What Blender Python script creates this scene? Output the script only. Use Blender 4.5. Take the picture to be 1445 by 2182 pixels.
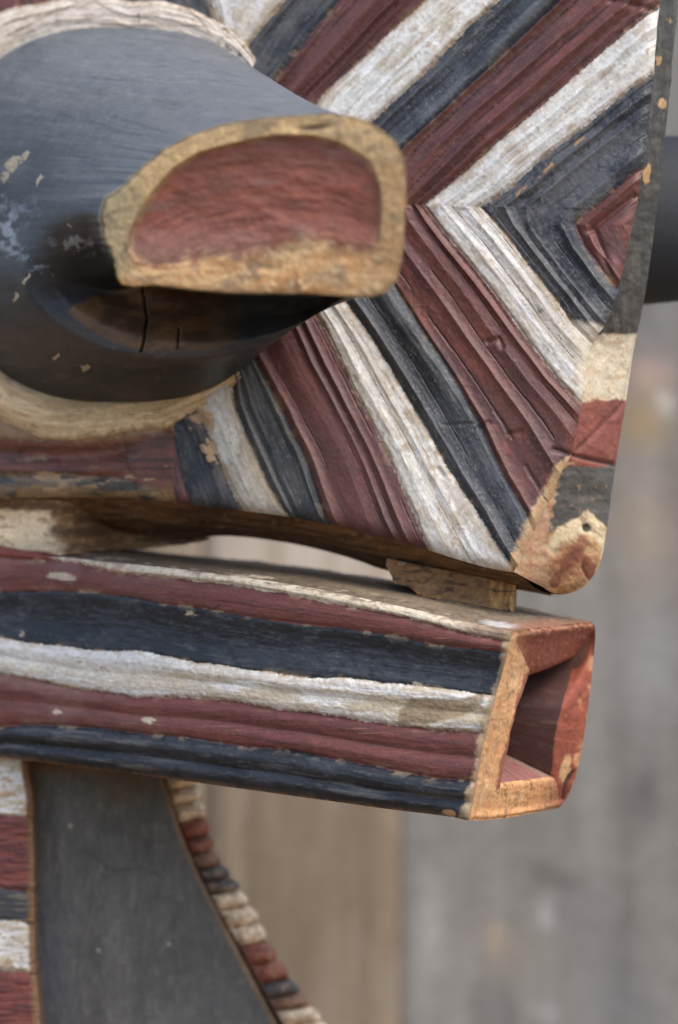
import bpy, math
import numpy as np

# ------------------------------------------------------------------ camera, sky, sun
scene = bpy.context.scene
for o in list(bpy.data.objects):
    bpy.data.objects.remove(o)
COL = scene.collection

W0, H0 = 1445.0, 2182.0            # drawing units ("u") used for all measurements
FOCUS = 1.085                      # metres
K = 0.1375e-3 / 1.08               # metres per u, per metre of distance
CZ = 0.50                          # height of the eye above the ground

cam = bpy.data.cameras.new('camera')
cam.sensor_fit = 'VERTICAL'
cam.sensor_height = 24.0
cam.lens = 24.0 / (H0 * K)
cam.clip_start = 0.05
cam.clip_end = 500
cam.dof.use_dof = True
cam.dof.focus_distance = FOCUS
cam.dof.aperture_fstop = cam.lens / 22.0
cam_o = bpy.data.objects.new('camera', cam)
cam_o.location = (0, 0, CZ)
cam_o.rotation_euler = (math.radians(90), 0, 0)
COL.objects.link(cam_o)
scene.camera = cam_o

SUN_EL, SUN_AZ = math.radians(58), math.radians(140)   # azimuth clockwise from +Y
world = bpy.data.worlds.new('World')
scene.world = world
world.use_nodes = True
nt = world.node_tree
for n in list(nt.nodes):
    nt.nodes.remove(n)
sky = nt.nodes.new('ShaderNodeTexSky')
sky.sky_type = 'NISHITA'
sky.sun_disc = False
sky.sun_elevation = SUN_EL
sky.sun_rotation = SUN_AZ
sky.air_density = 1.0
sky.dust_density = 3.0
sky.ozone_density = 1.0
bg = nt.nodes.new('ShaderNodeBackground')
bg.inputs['Strength'].default_value = 0.15
wo = nt.nodes.new('ShaderNodeOutputWorld')
nt.links.new(sky.outputs[0], bg.inputs[0])
nt.links.new(bg.outputs[0], wo.inputs[0])

sun = bpy.data.lights.new('sun', 'SUN')
sun.energy = 0.8
sun.angle = math.radians(40)
sun.color = (1.0, 0.95, 0.87)
sun_o = bpy.data.objects.new('sun', sun)
sdir = (math.sin(SUN_AZ) * math.cos(SUN_EL), math.cos(SUN_AZ) * math.cos(SUN_EL), math.sin(SUN_EL))
from mathutils import Vector
sun_o.rotation_euler = Vector(sdir).to_track_quat('Z', 'Y').to_euler()
sun_o.location = (0, 0, 3)
COL.objects.link(sun_o)

scene.view_settings.view_transform = 'Standard'
scene.view_settings.look = 'None'
scene.view_settings.exposure = 1.0
scene.view_settings.gamma = 1.0

# ------------------------------------------------------------------ numeric helpers
def P(x, y, d):
    """point at drawing position x, y (u) and distance d (m)"""
    x, y, d = np.broadcast_arrays(np.asarray(x, float), np.asarray(y, float), np.asarray(d, float))
    return np.stack([(x - W0 / 2) * K * d, d, CZ - (y - H0 / 2) * K * d], -1)

def hsh(ix, iy, seed):
    h = (ix.astype(np.int64) * 374761393 + iy.astype(np.int64) * 668265263 + seed * 1274126177) & 0xffffffff
    h = ((h ^ (h >> 13)) * 1274126177) & 0xffffffff
    h = ((h ^ (h >> 16)) * 2246822519) & 0xffffffff
    return ((h ^ (h >> 15)) & 0xffffff) / float(0xffffff)

def vn(x, y, seed=0):
    fx, fy = np.floor(x), np.floor(y)
    tx, ty = x - fx, y - fy
    tx = tx * tx * (3 - 2 * tx); ty = ty * ty * (3 - 2 * ty)
    a = hsh(fx, fy, seed); b = hsh(fx + 1, fy, seed)
    c = hsh(fx, fy + 1, seed); d = hsh(fx + 1, fy + 1, seed)
    return (a * (1 - tx) + b * tx) * (1 - ty) + (c * (1 - tx) + d * tx) * ty

def fbm(x, y, seed=0, oct=4, gain=.5):
    s, a, t = 0, 1.0, 0
    for i in range(oct):
        s = s + a * vn(x, y, seed + i * 17); t += a
        a *= gain; x = x * 2.03 + 7.1; y = y * 2.03 + 3.7
    return s / t

def sm(a, b, x):
    t = np.clip((x - a) / (b - a), 0, 1)
    return t * t * (3 - 2 * t)

def mix(a, b, t):
    a, b = np.asarray(a, float), np.asarray(b, float)
    t = np.asarray(t)[..., None]
    return a * (1 - t) + b * t

def resample(pts, n, smooth=0):
    pts = np.asarray(pts, float)
    if smooth:
        for _ in range(smooth):            # corner cutting that keeps the ends
            q = pts[:-1] * .75 + pts[1:] * .25
            r = pts[:-1] * .25 + pts[1:] * .75
            mid = np.empty((len(q) * 2, pts.shape[1])); mid[0::2] = q; mid[1::2] = r
            pts = np.concatenate([pts[:1], mid, pts[-1:]])
    s = np.concatenate([[0], np.cumsum(np.linalg.norm(np.diff(pts, axis=0), axis=1))])
    t = np.linspace(0, s[-1], n)
    return np.stack([np.interp(t, s, pts[:, i]) for i in range(pts.shape[1])], -1)

def inside(x, y, poly):
    poly = np.asarray(poly, float)
    r = np.zeros(np.shape(x), bool)
    n = len(poly)
    for i in range(n):
        x1, y1 = poly[i]; x2, y2 = poly[(i + 1) % n]
        if y1 == y2: continue
        c = ((y1 > y) != (y2 > y)) & (x < (x2 - x1) * (y - y1) / (y2 - y1) + x1)
        r ^= c
    return r

def sdist(x, y, poly):
    """signed distance, negative inside"""
    poly = np.asarray(poly, float)
    d = np.full(np.shape(x), 1e9)
    n = len(poly)
    for i in range(n):
        x1, y1 = poly[i]; x2, y2 = poly[(i + 1) % n]
        ex, ey = x2 - x1, y2 - y1
        t = np.clip(((x - x1) * ex + (y - y1) * ey) / (ex * ex + ey * ey + 1e-9), 0, 1)
        d = np.minimum(d, np.hypot(x - x1 - t * ex, y - y1 - t * ey))
    return np.where(inside(x, y, poly), -d, d)

def blob(x, y, cx, cy, rx, ry, ang=0.0):
    c, s = math.cos(math.radians(ang)), math.sin(math.radians(ang))
    dx, dy = x - cx, y - cy
    return np.hypot((dx * c + dy * s) / rx, (-dx * s + dy * c) / ry)

def line_d(x, y, pts):
    d = np.full(np.shape(x), 1e9)
    for (x1, y1), (x2, y2) in zip(pts[:-1], pts[1:]):
        ex, ey = x2 - x1, y2 - y1
        t = np.clip(((x - x1) * ex + (y - y1) * ey) / (ex * ex + ey * ey + 1e-9), 0, 1)
        d = np.minimum(d, np.hypot(x - x1 - t * ex, y - y1 - t * ey))
    return d

def coons(top, bottom, left, right):
    """top/bottom (n,2), left/right (m,2) -> (m,n,2)"""
    n, m = len(top), len(left)
    u = np.linspace(0, 1, n)[None, :, None]; v = np.linspace(0, 1, m)[:, None, None]
    A = (1 - v) * top[None] + v * bottom[None]
    B = (1 - u) * left[:, None] + u * right[:, None]
    C = (1 - u) * (1 - v) * top[0] + u * (1 - v) * top[-1] + (1 - u) * v * bottom[0] + u * v * bottom[-1]
    return A + B - C

def ruled(a, b, m):
    v = np.linspace(0, 1, m)[:, None, None]
    return (1 - v) * a[None] + v * b[None]

def gnormals(V):
    du = np.gradient(V, axis=1); dv = np.gradient(V, axis=0)
    n = np.cross(du, dv)
    n /= np.linalg.norm(n, axis=-1, keepdims=True) + 1e-15
    return n

EYE = np.array([0, 0, CZ])
def face_eye(V, n):
    s = np.sum((EYE - V) * n, -1).mean()
    return n if s > 0 else -n

MM = 1e-3
U = 0.1375e-3       # one u in metres at the focus distance

# ------------------------------------------------------------------ materials
def new_mat(name):
    m = bpy.data.materials.new(name); m.use_nodes = True
    t = m.node_tree
    for n in list(t.nodes): t.nodes.remove(n)
    out = t.nodes.new('ShaderNodeOutputMaterial')
    b = t.nodes.new('ShaderNodeBsdfPrincipled')
    t.links.new(b.outputs[0], out.inputs[0])
    return m, t, b

def paint_material(name, bump=0.15, fine=1100.0, mott=0.14, spec=0.5, rough_add=0.0):
    """paint colour and roughness come from the surface's own 'paint' attribute; nodes add grain, dust and pits"""
    m, t, b = new_mat(name)
    L = t.links.new
    at = t.nodes.new('ShaderNodeAttribute'); at.attribute_name = 'paint'
    tc = t.nodes.new('ShaderNodeTexCoord')
    n1 = t.nodes.new('ShaderNodeTexNoise'); n1.inputs['Scale'].default_value = fine
    n1.inputs['Detail'].default_value = 3; n1.inputs['Roughness'].default_value = .65
    n2 = t.nodes.new('ShaderNodeTexNoise'); n2.inputs['Scale'].default_value = 260
    n2.inputs['Detail'].default_value = 5; n2.inputs['Roughness'].default_value = .6
    L(tc.outputs['Object'], n1.inputs['Vector']); L(tc.outputs['Object'], n2.inputs['Vector'])
    r1 = t.nodes.new('ShaderNodeMapRange'); r1.inputs['From Min'].default_value = .3; r1.inputs['From Max'].default_value = .7
    r1.inputs['To Min'].default_value = 1 - mott; r1.inputs['To Max'].default_value = 1 + mott
    L(n1.outputs[0], r1.inputs['Value'])
    r2 = t.nodes.new('ShaderNodeMapRange'); r2.inputs['From Min'].default_value = .3; r2.inputs['From Max'].default_value = .7
    r2.inputs['To Min'].default_value = .85; r2.inputs['To Max'].default_value = 1.15
    L(n2.outputs[0], r2.inputs['Value'])
    mu = t.nodes.new('ShaderNodeMath'); mu.operation = 'MULTIPLY'
    L(r1.outputs[0], mu.inputs[0]); L(r2.outputs[0], mu.inputs[1])
    vm = t.nodes.new('ShaderNodeVectorMath'); vm.operation = 'SCALE'
    L(at.outputs['Color'], vm.inputs[0]); L(mu.outputs[0], vm.inputs['Scale'])
    L(vm.outputs[0], b.inputs['Base Color'])
    ra = t.nodes.new('ShaderNodeMath'); ra.operation = 'MULTIPLY_ADD'
    L(n2.outputs[0], ra.inputs[0]); ra.inputs[1].default_value = .25
    rb = t.nodes.new('ShaderNodeMath'); rb.operation = 'ADD'; rb.inputs[1].default_value = -.12 + rough_add
    L(at.outputs['Alpha'], rb.inputs[0]); L(rb.outputs[0], ra.inputs[2])
    L(ra.outputs[0], b.inputs['Roughness'])
    b.inputs['Specular IOR Level'].default_value = spec
    ad = t.nodes.new('ShaderNodeMath'); ad.operation = 'MULTIPLY_ADD'
    L(n1.outputs[0], ad.inputs[0]); ad.inputs[1].default_value = .5; L(n2.outputs[0], ad.inputs[2])
    bp = t.nodes.new('ShaderNodeBump'); bp.inputs['Strength'].default_value = bump
    bp.inputs['Distance'].default_value = .0009
    L(ad.outputs[0], bp.inputs['Height']); L(bp.outputs[0], b.inputs['Normal'])
    return m

M_PAINT = paint_material('painted_carved_wood')
M_BEAK = paint_material('sooty_beak_wood', bump=.10, fine=900, mott=.14, spec=.4)
M_WOOD = paint_material('bare_wood', bump=.28, fine=900, mott=.2, spec=.35)
M_WALL = paint_material('weathered_board', bump=.3, fine=220, mott=.05, spec=.2)

# ------------------------------------------------------------------ object helpers
ROOT = None
ROOT_LOC = np.zeros(3)

def link(o, parent=None, label=None):
    COL.objects.link(o)
    if parent is not None: o.parent = parent
    if label: o['label'] = label
    return o

def raw_mesh(name, verts, quads, col, mat, normals=None):
    me = bpy.data.meshes.new(name)
    nv, nq = len(verts), len(quads)
    me.vertices.add(nv); me.vertices.foreach_set('co', np.ascontiguousarray(verts, np.float32).ravel())
    me.loops.add(nq * 4); me.loops.foreach_set('vertex_index', np.ascontiguousarray(quads, np.int32).ravel())
    me.polygons.add(nq)
    me.polygons.foreach_set('loop_start', np.arange(0, nq * 4, 4, dtype=np.int32))
    me.update(calc_edges=True)
    a = me.attributes.new('paint', 'FLOAT_COLOR', 'POINT')
    a.data.foreach_set('color', np.ascontiguousarray(col, np.float32).ravel())
    me.polygons.foreach_set('use_smooth', np.ones(nq, bool))
    if normals is not None:
        me.normals_split_custom_set_from_vertices(np.ascontiguousarray(normals, np.float32).tolist())
    me.materials.append(mat)
    return me

def rgba(col, rough):
    rough = np.broadcast_to(np.asarray(rough, float), col.shape[:-1])
    return np.concatenate([np.clip(col, 0, 1), rough[..., None]], -1)

def grid_quads(m, n, wrap=False):
    idx = np.arange(m * n).reshape(m, n)
    if wrap: idx = np.concatenate([idx, idx[:, :1]], 1)
    return np.stack([idx[:-1, :-1], idx[:-1, 1:], idx[1:, 1:], idx[1:, :-1]], -1)

def grid_obj(name, V, col, mat, parent, label=None, flip=False, wrap=False, loc=None):
    m, n = V.shape[:2]
    q = grid_quads(m, n, wrap).reshape(-1, 4)
    if flip: q = q[:, ::-1]
    base = ROOT_LOC if loc is None else loc
    me = raw_mesh(name, (V - base).reshape(-1, 3), q, col.reshape(-1, 4), mat)
    return link(bpy.data.objects.new(name, me), parent, label)

def join_grids(name, grids, mat, parent, label=None, loc=None):
    vs, qs, cs, off = [], [], [], 0
    base = ROOT_LOC if loc is None else loc
    for V, col in grids:
        m, n = V.shape[:2]
        vs.append((V - base).reshape(-1, 3)); cs.append(col.reshape(-1, 4))
        qs.append(grid_quads(m, n).reshape(-1, 4) + off); off += m * n
    me = raw_mesh(name, np.concatenate(vs), np.concatenate(qs), np.concatenate(cs), mat)
    return link(bpy.data.objects.new(name, me), parent, label)

def split_obj(names, ids, V, col, mat, parent, labels=None):
    """one carved surface divided into its painted bands, one object each, meeting without a seam"""
    m, n = V.shape[:2]
    q = grid_quads(m, n)
    nrm = gnormals(V)
    du = nrm
    fid = ids[:-1, :-1]
    Vf, Nf, Cf = (V - ROOT_LOC).reshape(-1, 3), nrm.reshape(-1, 3), col.reshape(-1, 4)
    made = []
    # quad winding: (du x dv) follows idx order 0,0 -> 0,1 -> 1,1
    for k, nm in enumerate(names):
        qq = q[fid == k]
        if len(qq) == 0: continue
        used, inv = np.unique(qq.ravel(), return_inverse=True)
        me = raw_mesh(nm, Vf[used], inv.reshape(-1, 4), Cf[used], mat, Nf[used])
        made.append(link(bpy.data.objects.new(nm, me), parent, labels.get(k) if labels else None))
    return made

# ------------------------------------------------------------------ colours (real surface colours)
C_WHITE = (.64, .63, .59); C_CREAM = (.56, .44, .27); C_TAN = (.36, .24, .13)
C_RED = (.126, .045, .035); C_RED_DK = (.070, .028, .029); C_RED_BR = (.27, .075, .048)
C_BLACK = (.021, .025, .032); C_GREY = (.095, .098, .10); C_SOOT = (.030, .032, .036)
C_WOOD = (.50, .27, .12); C_WOOD_L = (.66, .43, .22); C_BROWN = (.15, .075, .032); C_DKBR = (.07, .037, .02)
C_DUST = (.34, .28, .21)

# ------------------------------------------------------------------ ground
def ground():
    s = np.linspace(-1, 1, 61); r = np.sign(s) * (np.abs(s) ** 4 * 60 + np.abs(s) * .6)
    X, Y = np.meshgrid(r, r + 1.0)
    Z = -.01 + .010 * fbm(X * 3, Y * 3, 4)
    V = np.stack([X, Y, np.minimum(Z, 0)], -1)
    n = fbm(X * 9, Y * 9, 8)
    col = rgba(mix((.16, .11, .068), (.21, .15, .095), n), .95)
    o = grid_obj('ground', V, col, M_WALL, None, loc=np.zeros(3))
    o['kind'] = 'structure'
ground()

# ------------------------------------------------------------------ board wall behind
def board_wall():
    root = bpy.data.objects.new('board_wall', None)
    root.location = (0, 1.43, 0)
    COL.objects.link(root)
    root['label'] = 'weathered brown and grey upright boards far behind the carved mask, out of focus'
    root['category'] = 'board wall'
    root['kind'] = 'thing'
    loc = np.array([0, 1.43, 0])
    def board(x0, x1, d, thick, tone, seed, name='plank', label=None, feats=None):
        n, m = 60, 190
        z0, z1 = 0.0, .95
        xs = np.linspace(x0, x1, n); zs = np.linspace(z1, z0, m)
        X, Z = np.meshgrid(xs, zs)
        e = np.minimum(X - x0, x1 - X)
        g = fbm(X * 160 + seed * 9, Z * 5, seed, 4)
        big = fbm(X * 34 + seed, Z * 4, seed + 5, 3)
        Y = d + .004 * np.exp(-e / .003) + .002 * (g - .5)
        px = X / (K * d) + W0 / 2; py = (CZ - Z) / (K * d) + H0 / 2
        c = mix(tone[0], tone[1], sm(.25, .75, .5 * g + .5 * big))
        c = mix(c, tone[2], sm(.62, .72, fbm(X * 45 + 3, Z * 14, seed + 9)) * .6)
        if feats: c = feats(c, px, py)
        F = np.stack([X, Y, Z], -1)
        Bk = F.copy(); Bk[..., 1] = d + thick
        col = rgba(c, .85)
        grids = [(F, col)]
        for a, b in ((F[0], Bk[0]), (F[-1], Bk[-1]), (F[:, 0], Bk[:, 0]), (F[:, -1], Bk[:, -1])):
            cc = col[0] if a is F[0] else (col[-1] if len(a) == n else col[:, 0])
            grids.append((np.stack([a, b]), np.stack([cc, cc])))
        grids.append((Bk[::20, ::12], col[::20, ::12]))
        join_grids(name, grids, M_WALL, root, label, loc=loc)
    k = K
    def xw(px, d): return (px - W0 / 2) * k * d
    brown = ((.235, .185, .132), (.305, .25, .19), (.20, .15, .10))
    grey = ((.208, .198, .178), (.290, .282, .262), (.155, .147, .135))
    def feats_g(c, px, py):
        def put(c, f, colr, a): return mix(c, colr, np.exp(-f ** 2) * a)
        c = put(c, blob(px, py, 1372, 1690, 32, 62), (.10, .095, .10), .8)
        c = put(c, blob(px, py, 1165, 1865, 34, 24, 20), (.11, .095, .09), .75)
        c = put(c, blob(px, py, 1215, 1888, 60, 18, 8), (.14, .125, .12), .6)
        c = put(c, blob(px, py, 1161, 1950, 16, 26), (.60, .60, .59), .6)
        c = put(c, blob(px, py, 1170, 2165, 22, 20), (.55, .55, .54), .45)
        c = put(c, blob(px, py, 1050, 1995, 20, 20), (.50, .34, .21), .7)
        c = put(c, blob(px, py, 1385, 800, 55, 35), (.55, .38, .30), .7)
        c = put(c, blob(px, py, 1370, 900, 60, 60), (.36, .25, .12), .75)
        c = put(c, blob(px, py, 1418, 862, 18, 22), (.75, .70, .60), .7)
        c = put(c, blob(px, py, 1385, 1130, 80, 120), (.42, .33, .24), .5)
        c = put(c, blob(px, py, 1350, 1560, 60, 40), (.17, .16, .15), .5)
        c = put(c, blob(px, py, 1400, 1400, 90, 120), (.36, .36, .37), .4)
        c = put(c, blob(px, py, 920, 1980, 26, 120, 4), (.42, .40, .38), .7)
        c = put(c, blob(px, py, 1010, 1900, 40, 160), (.20, .18, .17), .5)
        c = put(c, blob(px, py, 1280, 2010, 70, 130, -25), (.19, .185, .185), .55)
        c = put(c, blob(px, py, 1330, 2150, 80, 60), (.2, .2, .21), .5)
        c = put(c, blob(px, py, 905, 1800, 30, 40), (.19, .175, .165), .5)
        c = put(c, blob(px, py, 1080, 2030, 50, 50), (.33, .25, .17), .4)
        return c
    def feats_b(c, px, py):
        c = mix(c, (.60, .52, .44), np.exp(-blob(px, py, 640, 1180, 420, 230) ** 2) * .85)
        c = mix(c, (.25, .19, .125), sm(.5, .75, fbm(px / 45, py / 600, 48)) * .5)
        return c
    board(xw(-900, 1.424), xw(-120, 1.424), 1.424, .03, brown, 3)
    board(xw(-112, 1.418), xw(430, 1.418), 1.418, .03, brown, 7)
    board(xw(438, 1.422), xw(850, 1.422), 1.422, .03, brown, 11, label='brown upright board beside the grey ones', feats=feats_b)
    board(xw(838, 1.43), xw(1700, 1.43), 1.428, .03, grey, 21, label='grey weathered upright board with dark knots', feats=feats_g)
    board(xw(1708, 1.43), xw(2400, 1.43), 1.430, .03, grey, 33)
board_wall()

# ------------------------------------------------------------------ the mask
ROOT_LOC = np.array([-.03, 1.16, 0.0])
ROOT = bpy.data.objects.new('carved_mask', None)
ROOT.location = ROOT_LOC
COL.objects.link(ROOT)
ROOT['label'] = 'painted wooden mask with red, white and black chevrons, blunt dark beak and square hollow mouth'
ROOT['category'] = 'mask'

# ---- face plate: a slightly turned board, its right side nearer
def d_plate(x, y):
    inv = 1 / 1.085 * (1 - 3.8e-5 * (1200 - x) - 1.3e-5 * (1100 - y))
    return 1 / inv

# painted band boundaries, left to right: x as a function of y (chevrons)
BND = [
    [(-300, 80), (0, 150), (460, 150), (880, 320), (925, 368), (990, 380), (1065, 402), (1300, 460)],              # red4|black4
    [(-300, 260), (-60, 400), (0, 452), (90, 480), (300, 420), (460, 380), (850, 405), (900, 436), (990, 470), (1080, 508), (1300, 600)],   # black4|white3
    [(-300, 840), (0, 605), (90, 530), (300, 420), (460, 400), (820, 498), (860, 502), (940, 530), (1020, 565), (1090, 602), (1300, 700)],  # white3|black3
    [(-300, 960), (0, 724), (60, 672), (185, 580), (330, 480), (460, 470), (700, 520), (760, 542), (880, 606), (990, 652), (1100, 687), (1300, 780)],
    [(-300, 1220), (0, 902), (100, 800), (205, 686), (350, 590), (470, 560), (600, 630), (690, 682), (780, 724), (860, 766), (965, 822), (1085, 874), (1160, 906), (1300, 960)],
    [(-300, 1370), (0, 1064), (50, 1002), (135, 922), (250, 802), (350, 700), (470, 620), (600, 702), (670, 752), (770, 820), (850, 868), (930, 918), (1000, 958), (1100, 1022), (1205, 1090), (1300, 1160)],
    [(-300, 1520), (0, 1200), (120, 1070), (220, 960), (315, 856), (470, 745), (615, 846), (705, 902), (800, 966), (900, 1026), (1015, 1078), (1090, 1122), (1200, 1160), (1300, 1220)],
    [(-300, 1760), (10, 1402), (150, 1235), (300, 1062), (437, 898), (560, 998), (640, 1064), (725, 1126), (805, 1188), (857, 1238), (965, 1330), (1300, 1600)],
    [(-300, 1900), (0, 1560), (150, 1392), (225, 1296), (330, 1160), (400, 1085), (440, 1019), (510, 1084), (550, 1117), (630, 1184), (690, 1224), (760, 1290), (1300, 1800)],
    [(-300, 2000), (200, 1560), (345, 1376), (410, 1300), (478, 1226), (525, 1248), (555, 1272), (605, 1306), (700, 1400), (1300, 1900)],
]
BAND = ['red', 'black', 'white', 'black', 'red', 'white', 'black', 'red', 'white', 'black', 'red']
RIDGES = [2, 2, 1, 3, 4, 2, 2, 4, 2, 3, 2]

def plate_surface():
    bottom = [(-120, 1068), (0, 1060), (150, 1058), (260, 1058), (380, 1072), (500, 1086), (600, 1097), (685, 1113), (790, 1138), (890, 1165), (1000, 1200), (1060, 1214), (1095, 1218)]
    right = [(1412, -120), (1404, -20), (1397, 60), (1385, 200), (1372, 330), (1345, 470), (1320, 590), (1302, 655), (1285, 695), (1258, 725), (1244, 790), (1237, 855), (1216, 965), (1190, 1010), (1150, 1095), (1112, 1175), (1095, 1218)]
    nu, nv = 760, 670
    T = resample([(-120, -120), (1412, -120)], nu)
    B = resample(bottom, nu, 2)
    Lf = resample([(-120, -120), (-120, 1068)], nv)
    R = resample(right, nv, 2)
    G = coons(T, B, Lf, R)
    x, y = G[..., 0], G[..., 1]
    lowx = 9 * (fbm(x / 240, y / 240, 1, 2) - .5) * 2 + 3 * (fbm(x / 60, y / 60, 4) - .5) * 2
    finex = 3.2 * (fbm(x / 15, y / 15, 2, 4, .6) - .5) * 2 + 3 * (vn(x / 3.5, y / 3.5, 3) - .5)
    def band_of(xx, yy):
        F = np.stack([np.interp(yy, [p[0] for p in b], [p[1] for p in b]) for b in BND])
        F = np.maximum.accumulate(F + np.arange(len(BND))[:, None, None] * .01, axis=0)
        idx = (xx[None] > F).sum(0)
        Fe = np.concatenate([F[:1] - 110, F, F[-1:] + 130])
        lo = np.take_along_axis(Fe, idx[None], 0)[0]; hi = np.take_along_axis(Fe, (idx + 1)[None], 0)[0]
        f = np.clip((xx - lo) / np.maximum(hi - lo, 1), 0, 1)
        return idx, f, np.minimum(xx - lo, hi - xx) * .72, hi - lo
    gid, gf, gd, gw = band_of(x + lowx * .6, y)
    idx, f, ed, wid = band_of(x + lowx + finex, y)
    q = gid + gf                                           # runs across the bands
    grain = fbm(q * 6, y / 110, 11, 4)
    grain2 = fbm(q * 17, y / 34, 12, 4)
    gfu = gf + .075 * np.sin(2 * np.pi * gf + gid * 1.9) + .035 * np.sin(4 * np.pi * gf + gid)
    rph = gfu * np.asarray(RIDGES)[gid] + .16 * (fbm(q * 1.2, y / 330, 51, 2) - .5)
    rid0 = 1 - np.abs(2 * (rph % 1.0) - 1)
    spk = vn(x / 3.2, y / 3.2, 13); spk2 = fbm(x / 7, y / 7, 14, 3)
    cloud = fbm(x / 60, y / 60, 15, 4)
    nb = len(BAND)
    isw = np.isin(idx, [i for i in range(nb) if BAND[i] == 'white'])
    isr = np.isin(idx, [i for i in range(nb) if BAND[i] == 'red'])
    isb = ~isw & ~isr
    cw = mix(C_WHITE, (.50, .44, .34), sm(.45, .75, grain) * .75)
    cw = mix(cw, (.78, .78, .77), sm(.55, .8, grain2) * .7)
    cw = mix(cw, C_TAN, sm(.60, .76, .6 * grain2 + .4 * spk2) * .75)
    cw = mix(cw, C_TAN, np.exp(-np.maximum(ed, 0) / 9) * sm(.3, .65, spk2) * .8)
    cw = mix(cw, (.13, .12, .115), sm(.71, .78, .6 * spk2 + .4 * grain) * .75)
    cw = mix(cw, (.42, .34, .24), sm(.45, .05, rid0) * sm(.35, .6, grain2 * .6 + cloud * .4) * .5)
    cw = mix(cw, (.43, .36, .26), sm(.52, .66, fbm(x / 34, y / 34, 59)) * sm(.35, .6, grain2) * .8)
    cw = mix(cw, (.20, .135, .09), np.exp(-np.maximum(ed, 0) / 5) * sm(.35, .6, cloud) * .6)
    cr = mix(C_RED, C_RED_DK, sm(.42, .72, grain) * .85)
    cr = mix(cr, (.22, .065, .05), sm(.55, .8, grain2) * .6)
    cr = mix(cr, (.20, .13, .10), sm(.80, .92, spk) * sm(.4, .6, cloud) * .5)
    cr = mix(cr, (.16, .10, .09), sm(.62, .8, fbm(q * 40, y / 14, 19, 3)) * .3)
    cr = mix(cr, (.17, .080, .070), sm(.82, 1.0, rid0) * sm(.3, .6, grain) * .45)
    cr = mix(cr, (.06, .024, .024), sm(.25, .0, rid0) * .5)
    cb = mix(C_BLACK, (.05, .056, .066), sm(.35, .7, cloud))
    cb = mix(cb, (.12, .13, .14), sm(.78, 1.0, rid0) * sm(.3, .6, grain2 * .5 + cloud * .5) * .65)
    cb = mix(cb, (.15, .145, .14), sm(.55, .82, .5 * grain2 + .5 * spk) * .75)
    cb = mix(cb, (.24, .20, .16), sm(.66, .78, spk2 * .6 + grain * .4) * .45)
    cw = mix(cw, (.38, .31, .22), np.where(idx == 2, .55, 0) * sm(.25, .6, cloud))
    cr = mix(cr, (.085, .030, .030), np.where(idx == 4, .45, 0))
    cb = mix(cb, (.075, .070, .064), np.where(idx <= 3, .55, 0) * sm(.3, .6, .5 * cloud + .5 * grain2))
    cb = mix(cb, (.12, .118, .112), np.where(idx == 9, .5, 0) * sm(.42, .62, .5 * cloud + .5 * spk2))
    c = np.where(isw[..., None], cw, np.where(isr[..., None], cr, cb))
    # paint worn to cream wood along some boundaries
    chip = sm(.56, .66, fbm(x / 22, y / 22, 31)) * np.exp(-np.maximum(ed, 0) / 5)
    c = mix(c, C_TAN, chip * .55)
    # lower left: bands bend round the ring into one red and one black strip
    yr = np.interp(x, [-120, 0, 150, 260, 330, 372], [996, 1000, 1010, 1018, 1040, 1080]) + lowx + finex * 1.4
    left = sm(400, 300, x + lowx * 2) * (y > 800)
    cl = np.where((y < yr)[..., None], mix((.165, .055, .034), (.085, .034, .022), sm(.4, .7, fbm(x / 70, y / 9, 33))),
                  mix((.055, .05, .042), (.19, .13, .075), sm(.42, .66, fbm(x / 45, y / 10, 34))))
    ch = sm(.66, .72, fbm(x / 40, y / 14, 35)) * sm(950, 1010, y)
    cl = mix(cl, (.40, .27, .14), ch * .8)
    cl = mix(cl, (.27, .165, .075), sm(1022, 1052, y + lowx + finex * 2) * sm(.35, .6, fbm(x / 60, y / 10, 36)) * .8)
    cl = mix(cl, (.34, .22, .11), sm(952, 930, y + finex * 2 + .0005 * (x - 150) ** 2) * .7)
    c = mix(c, cl, np.where((x < 372) & (y > 800), sm(0, .2, left), 0))
    # a tan flake between black and white near the ring, orange scrape in the inner black band
    wz = 26 * (fbm(x / 15, y / 15, 58, 4, .6) - .5) * 2
    fl = sm(1.1, .8, blob(x + wz, y + wz * .7, 452, 965, 13, 28, -10)) + sm(1.1, .8, blob(x + wz, y - wz, 436, 896, 34, 16, 30))
    c = mix(c, (.46, .31, .18), np.clip(fl, 0, 1))
    scr = sm(5, 2, line_d(x + finex * .6, y + finex * .4, [(1090, 425), (1160, 365), (1200, 330), (1245, 292)])) * sm(.35, .5, vn(x / 16, y / 16, 41))
    c = mix(c, (.38, .21, .09), scr * .9)
    cr2 = sm(4, 1.5, line_d(x + finex * .5, y + lowx * .3, [(1392, 10), (1330, 60), (1270, 120)]))
    c = mix(c, (.05, .03, .03), cr2 * .4)
    # cream paint running over the right end of the chevron, worn lower right edge
    cre = sm(8, -8, sdist(x + finex * 1.6, y + lowx, [(1215, 690), (1300, 700), (1300, 860), (1238, 850), (1225, 770)]))
    c = mix(c, mix((.52, .44, .31), (.66, .60, .5), grain2), cre * .9)
    wr = np.interp(y, [960, 1000, 1090, 1215], [1225, 1180, 1132, 1080])
    wood = sm(-6, 8, x + finex * 2 + lowx - wr) * (y > 960)
    c = mix(c, mix(C_WOOD, C_CREAM, spk2), wood * .9)
    rough = np.where(isb, .55, np.where(isr, .50, .78))
    # ---- relief: carved ridges along the bands
    nr = np.asarray(RIDGES)[gid]
    cell = np.floor(rph) + gid * 7
    rid = rid0 ** 1.9
    amp = np.asarray([.35, .6, .4, .75, .85, .45, 1.15, .95, .42, .85, .8])[gid] * np.where(y < 445, 1.35, 1.0)
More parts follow.
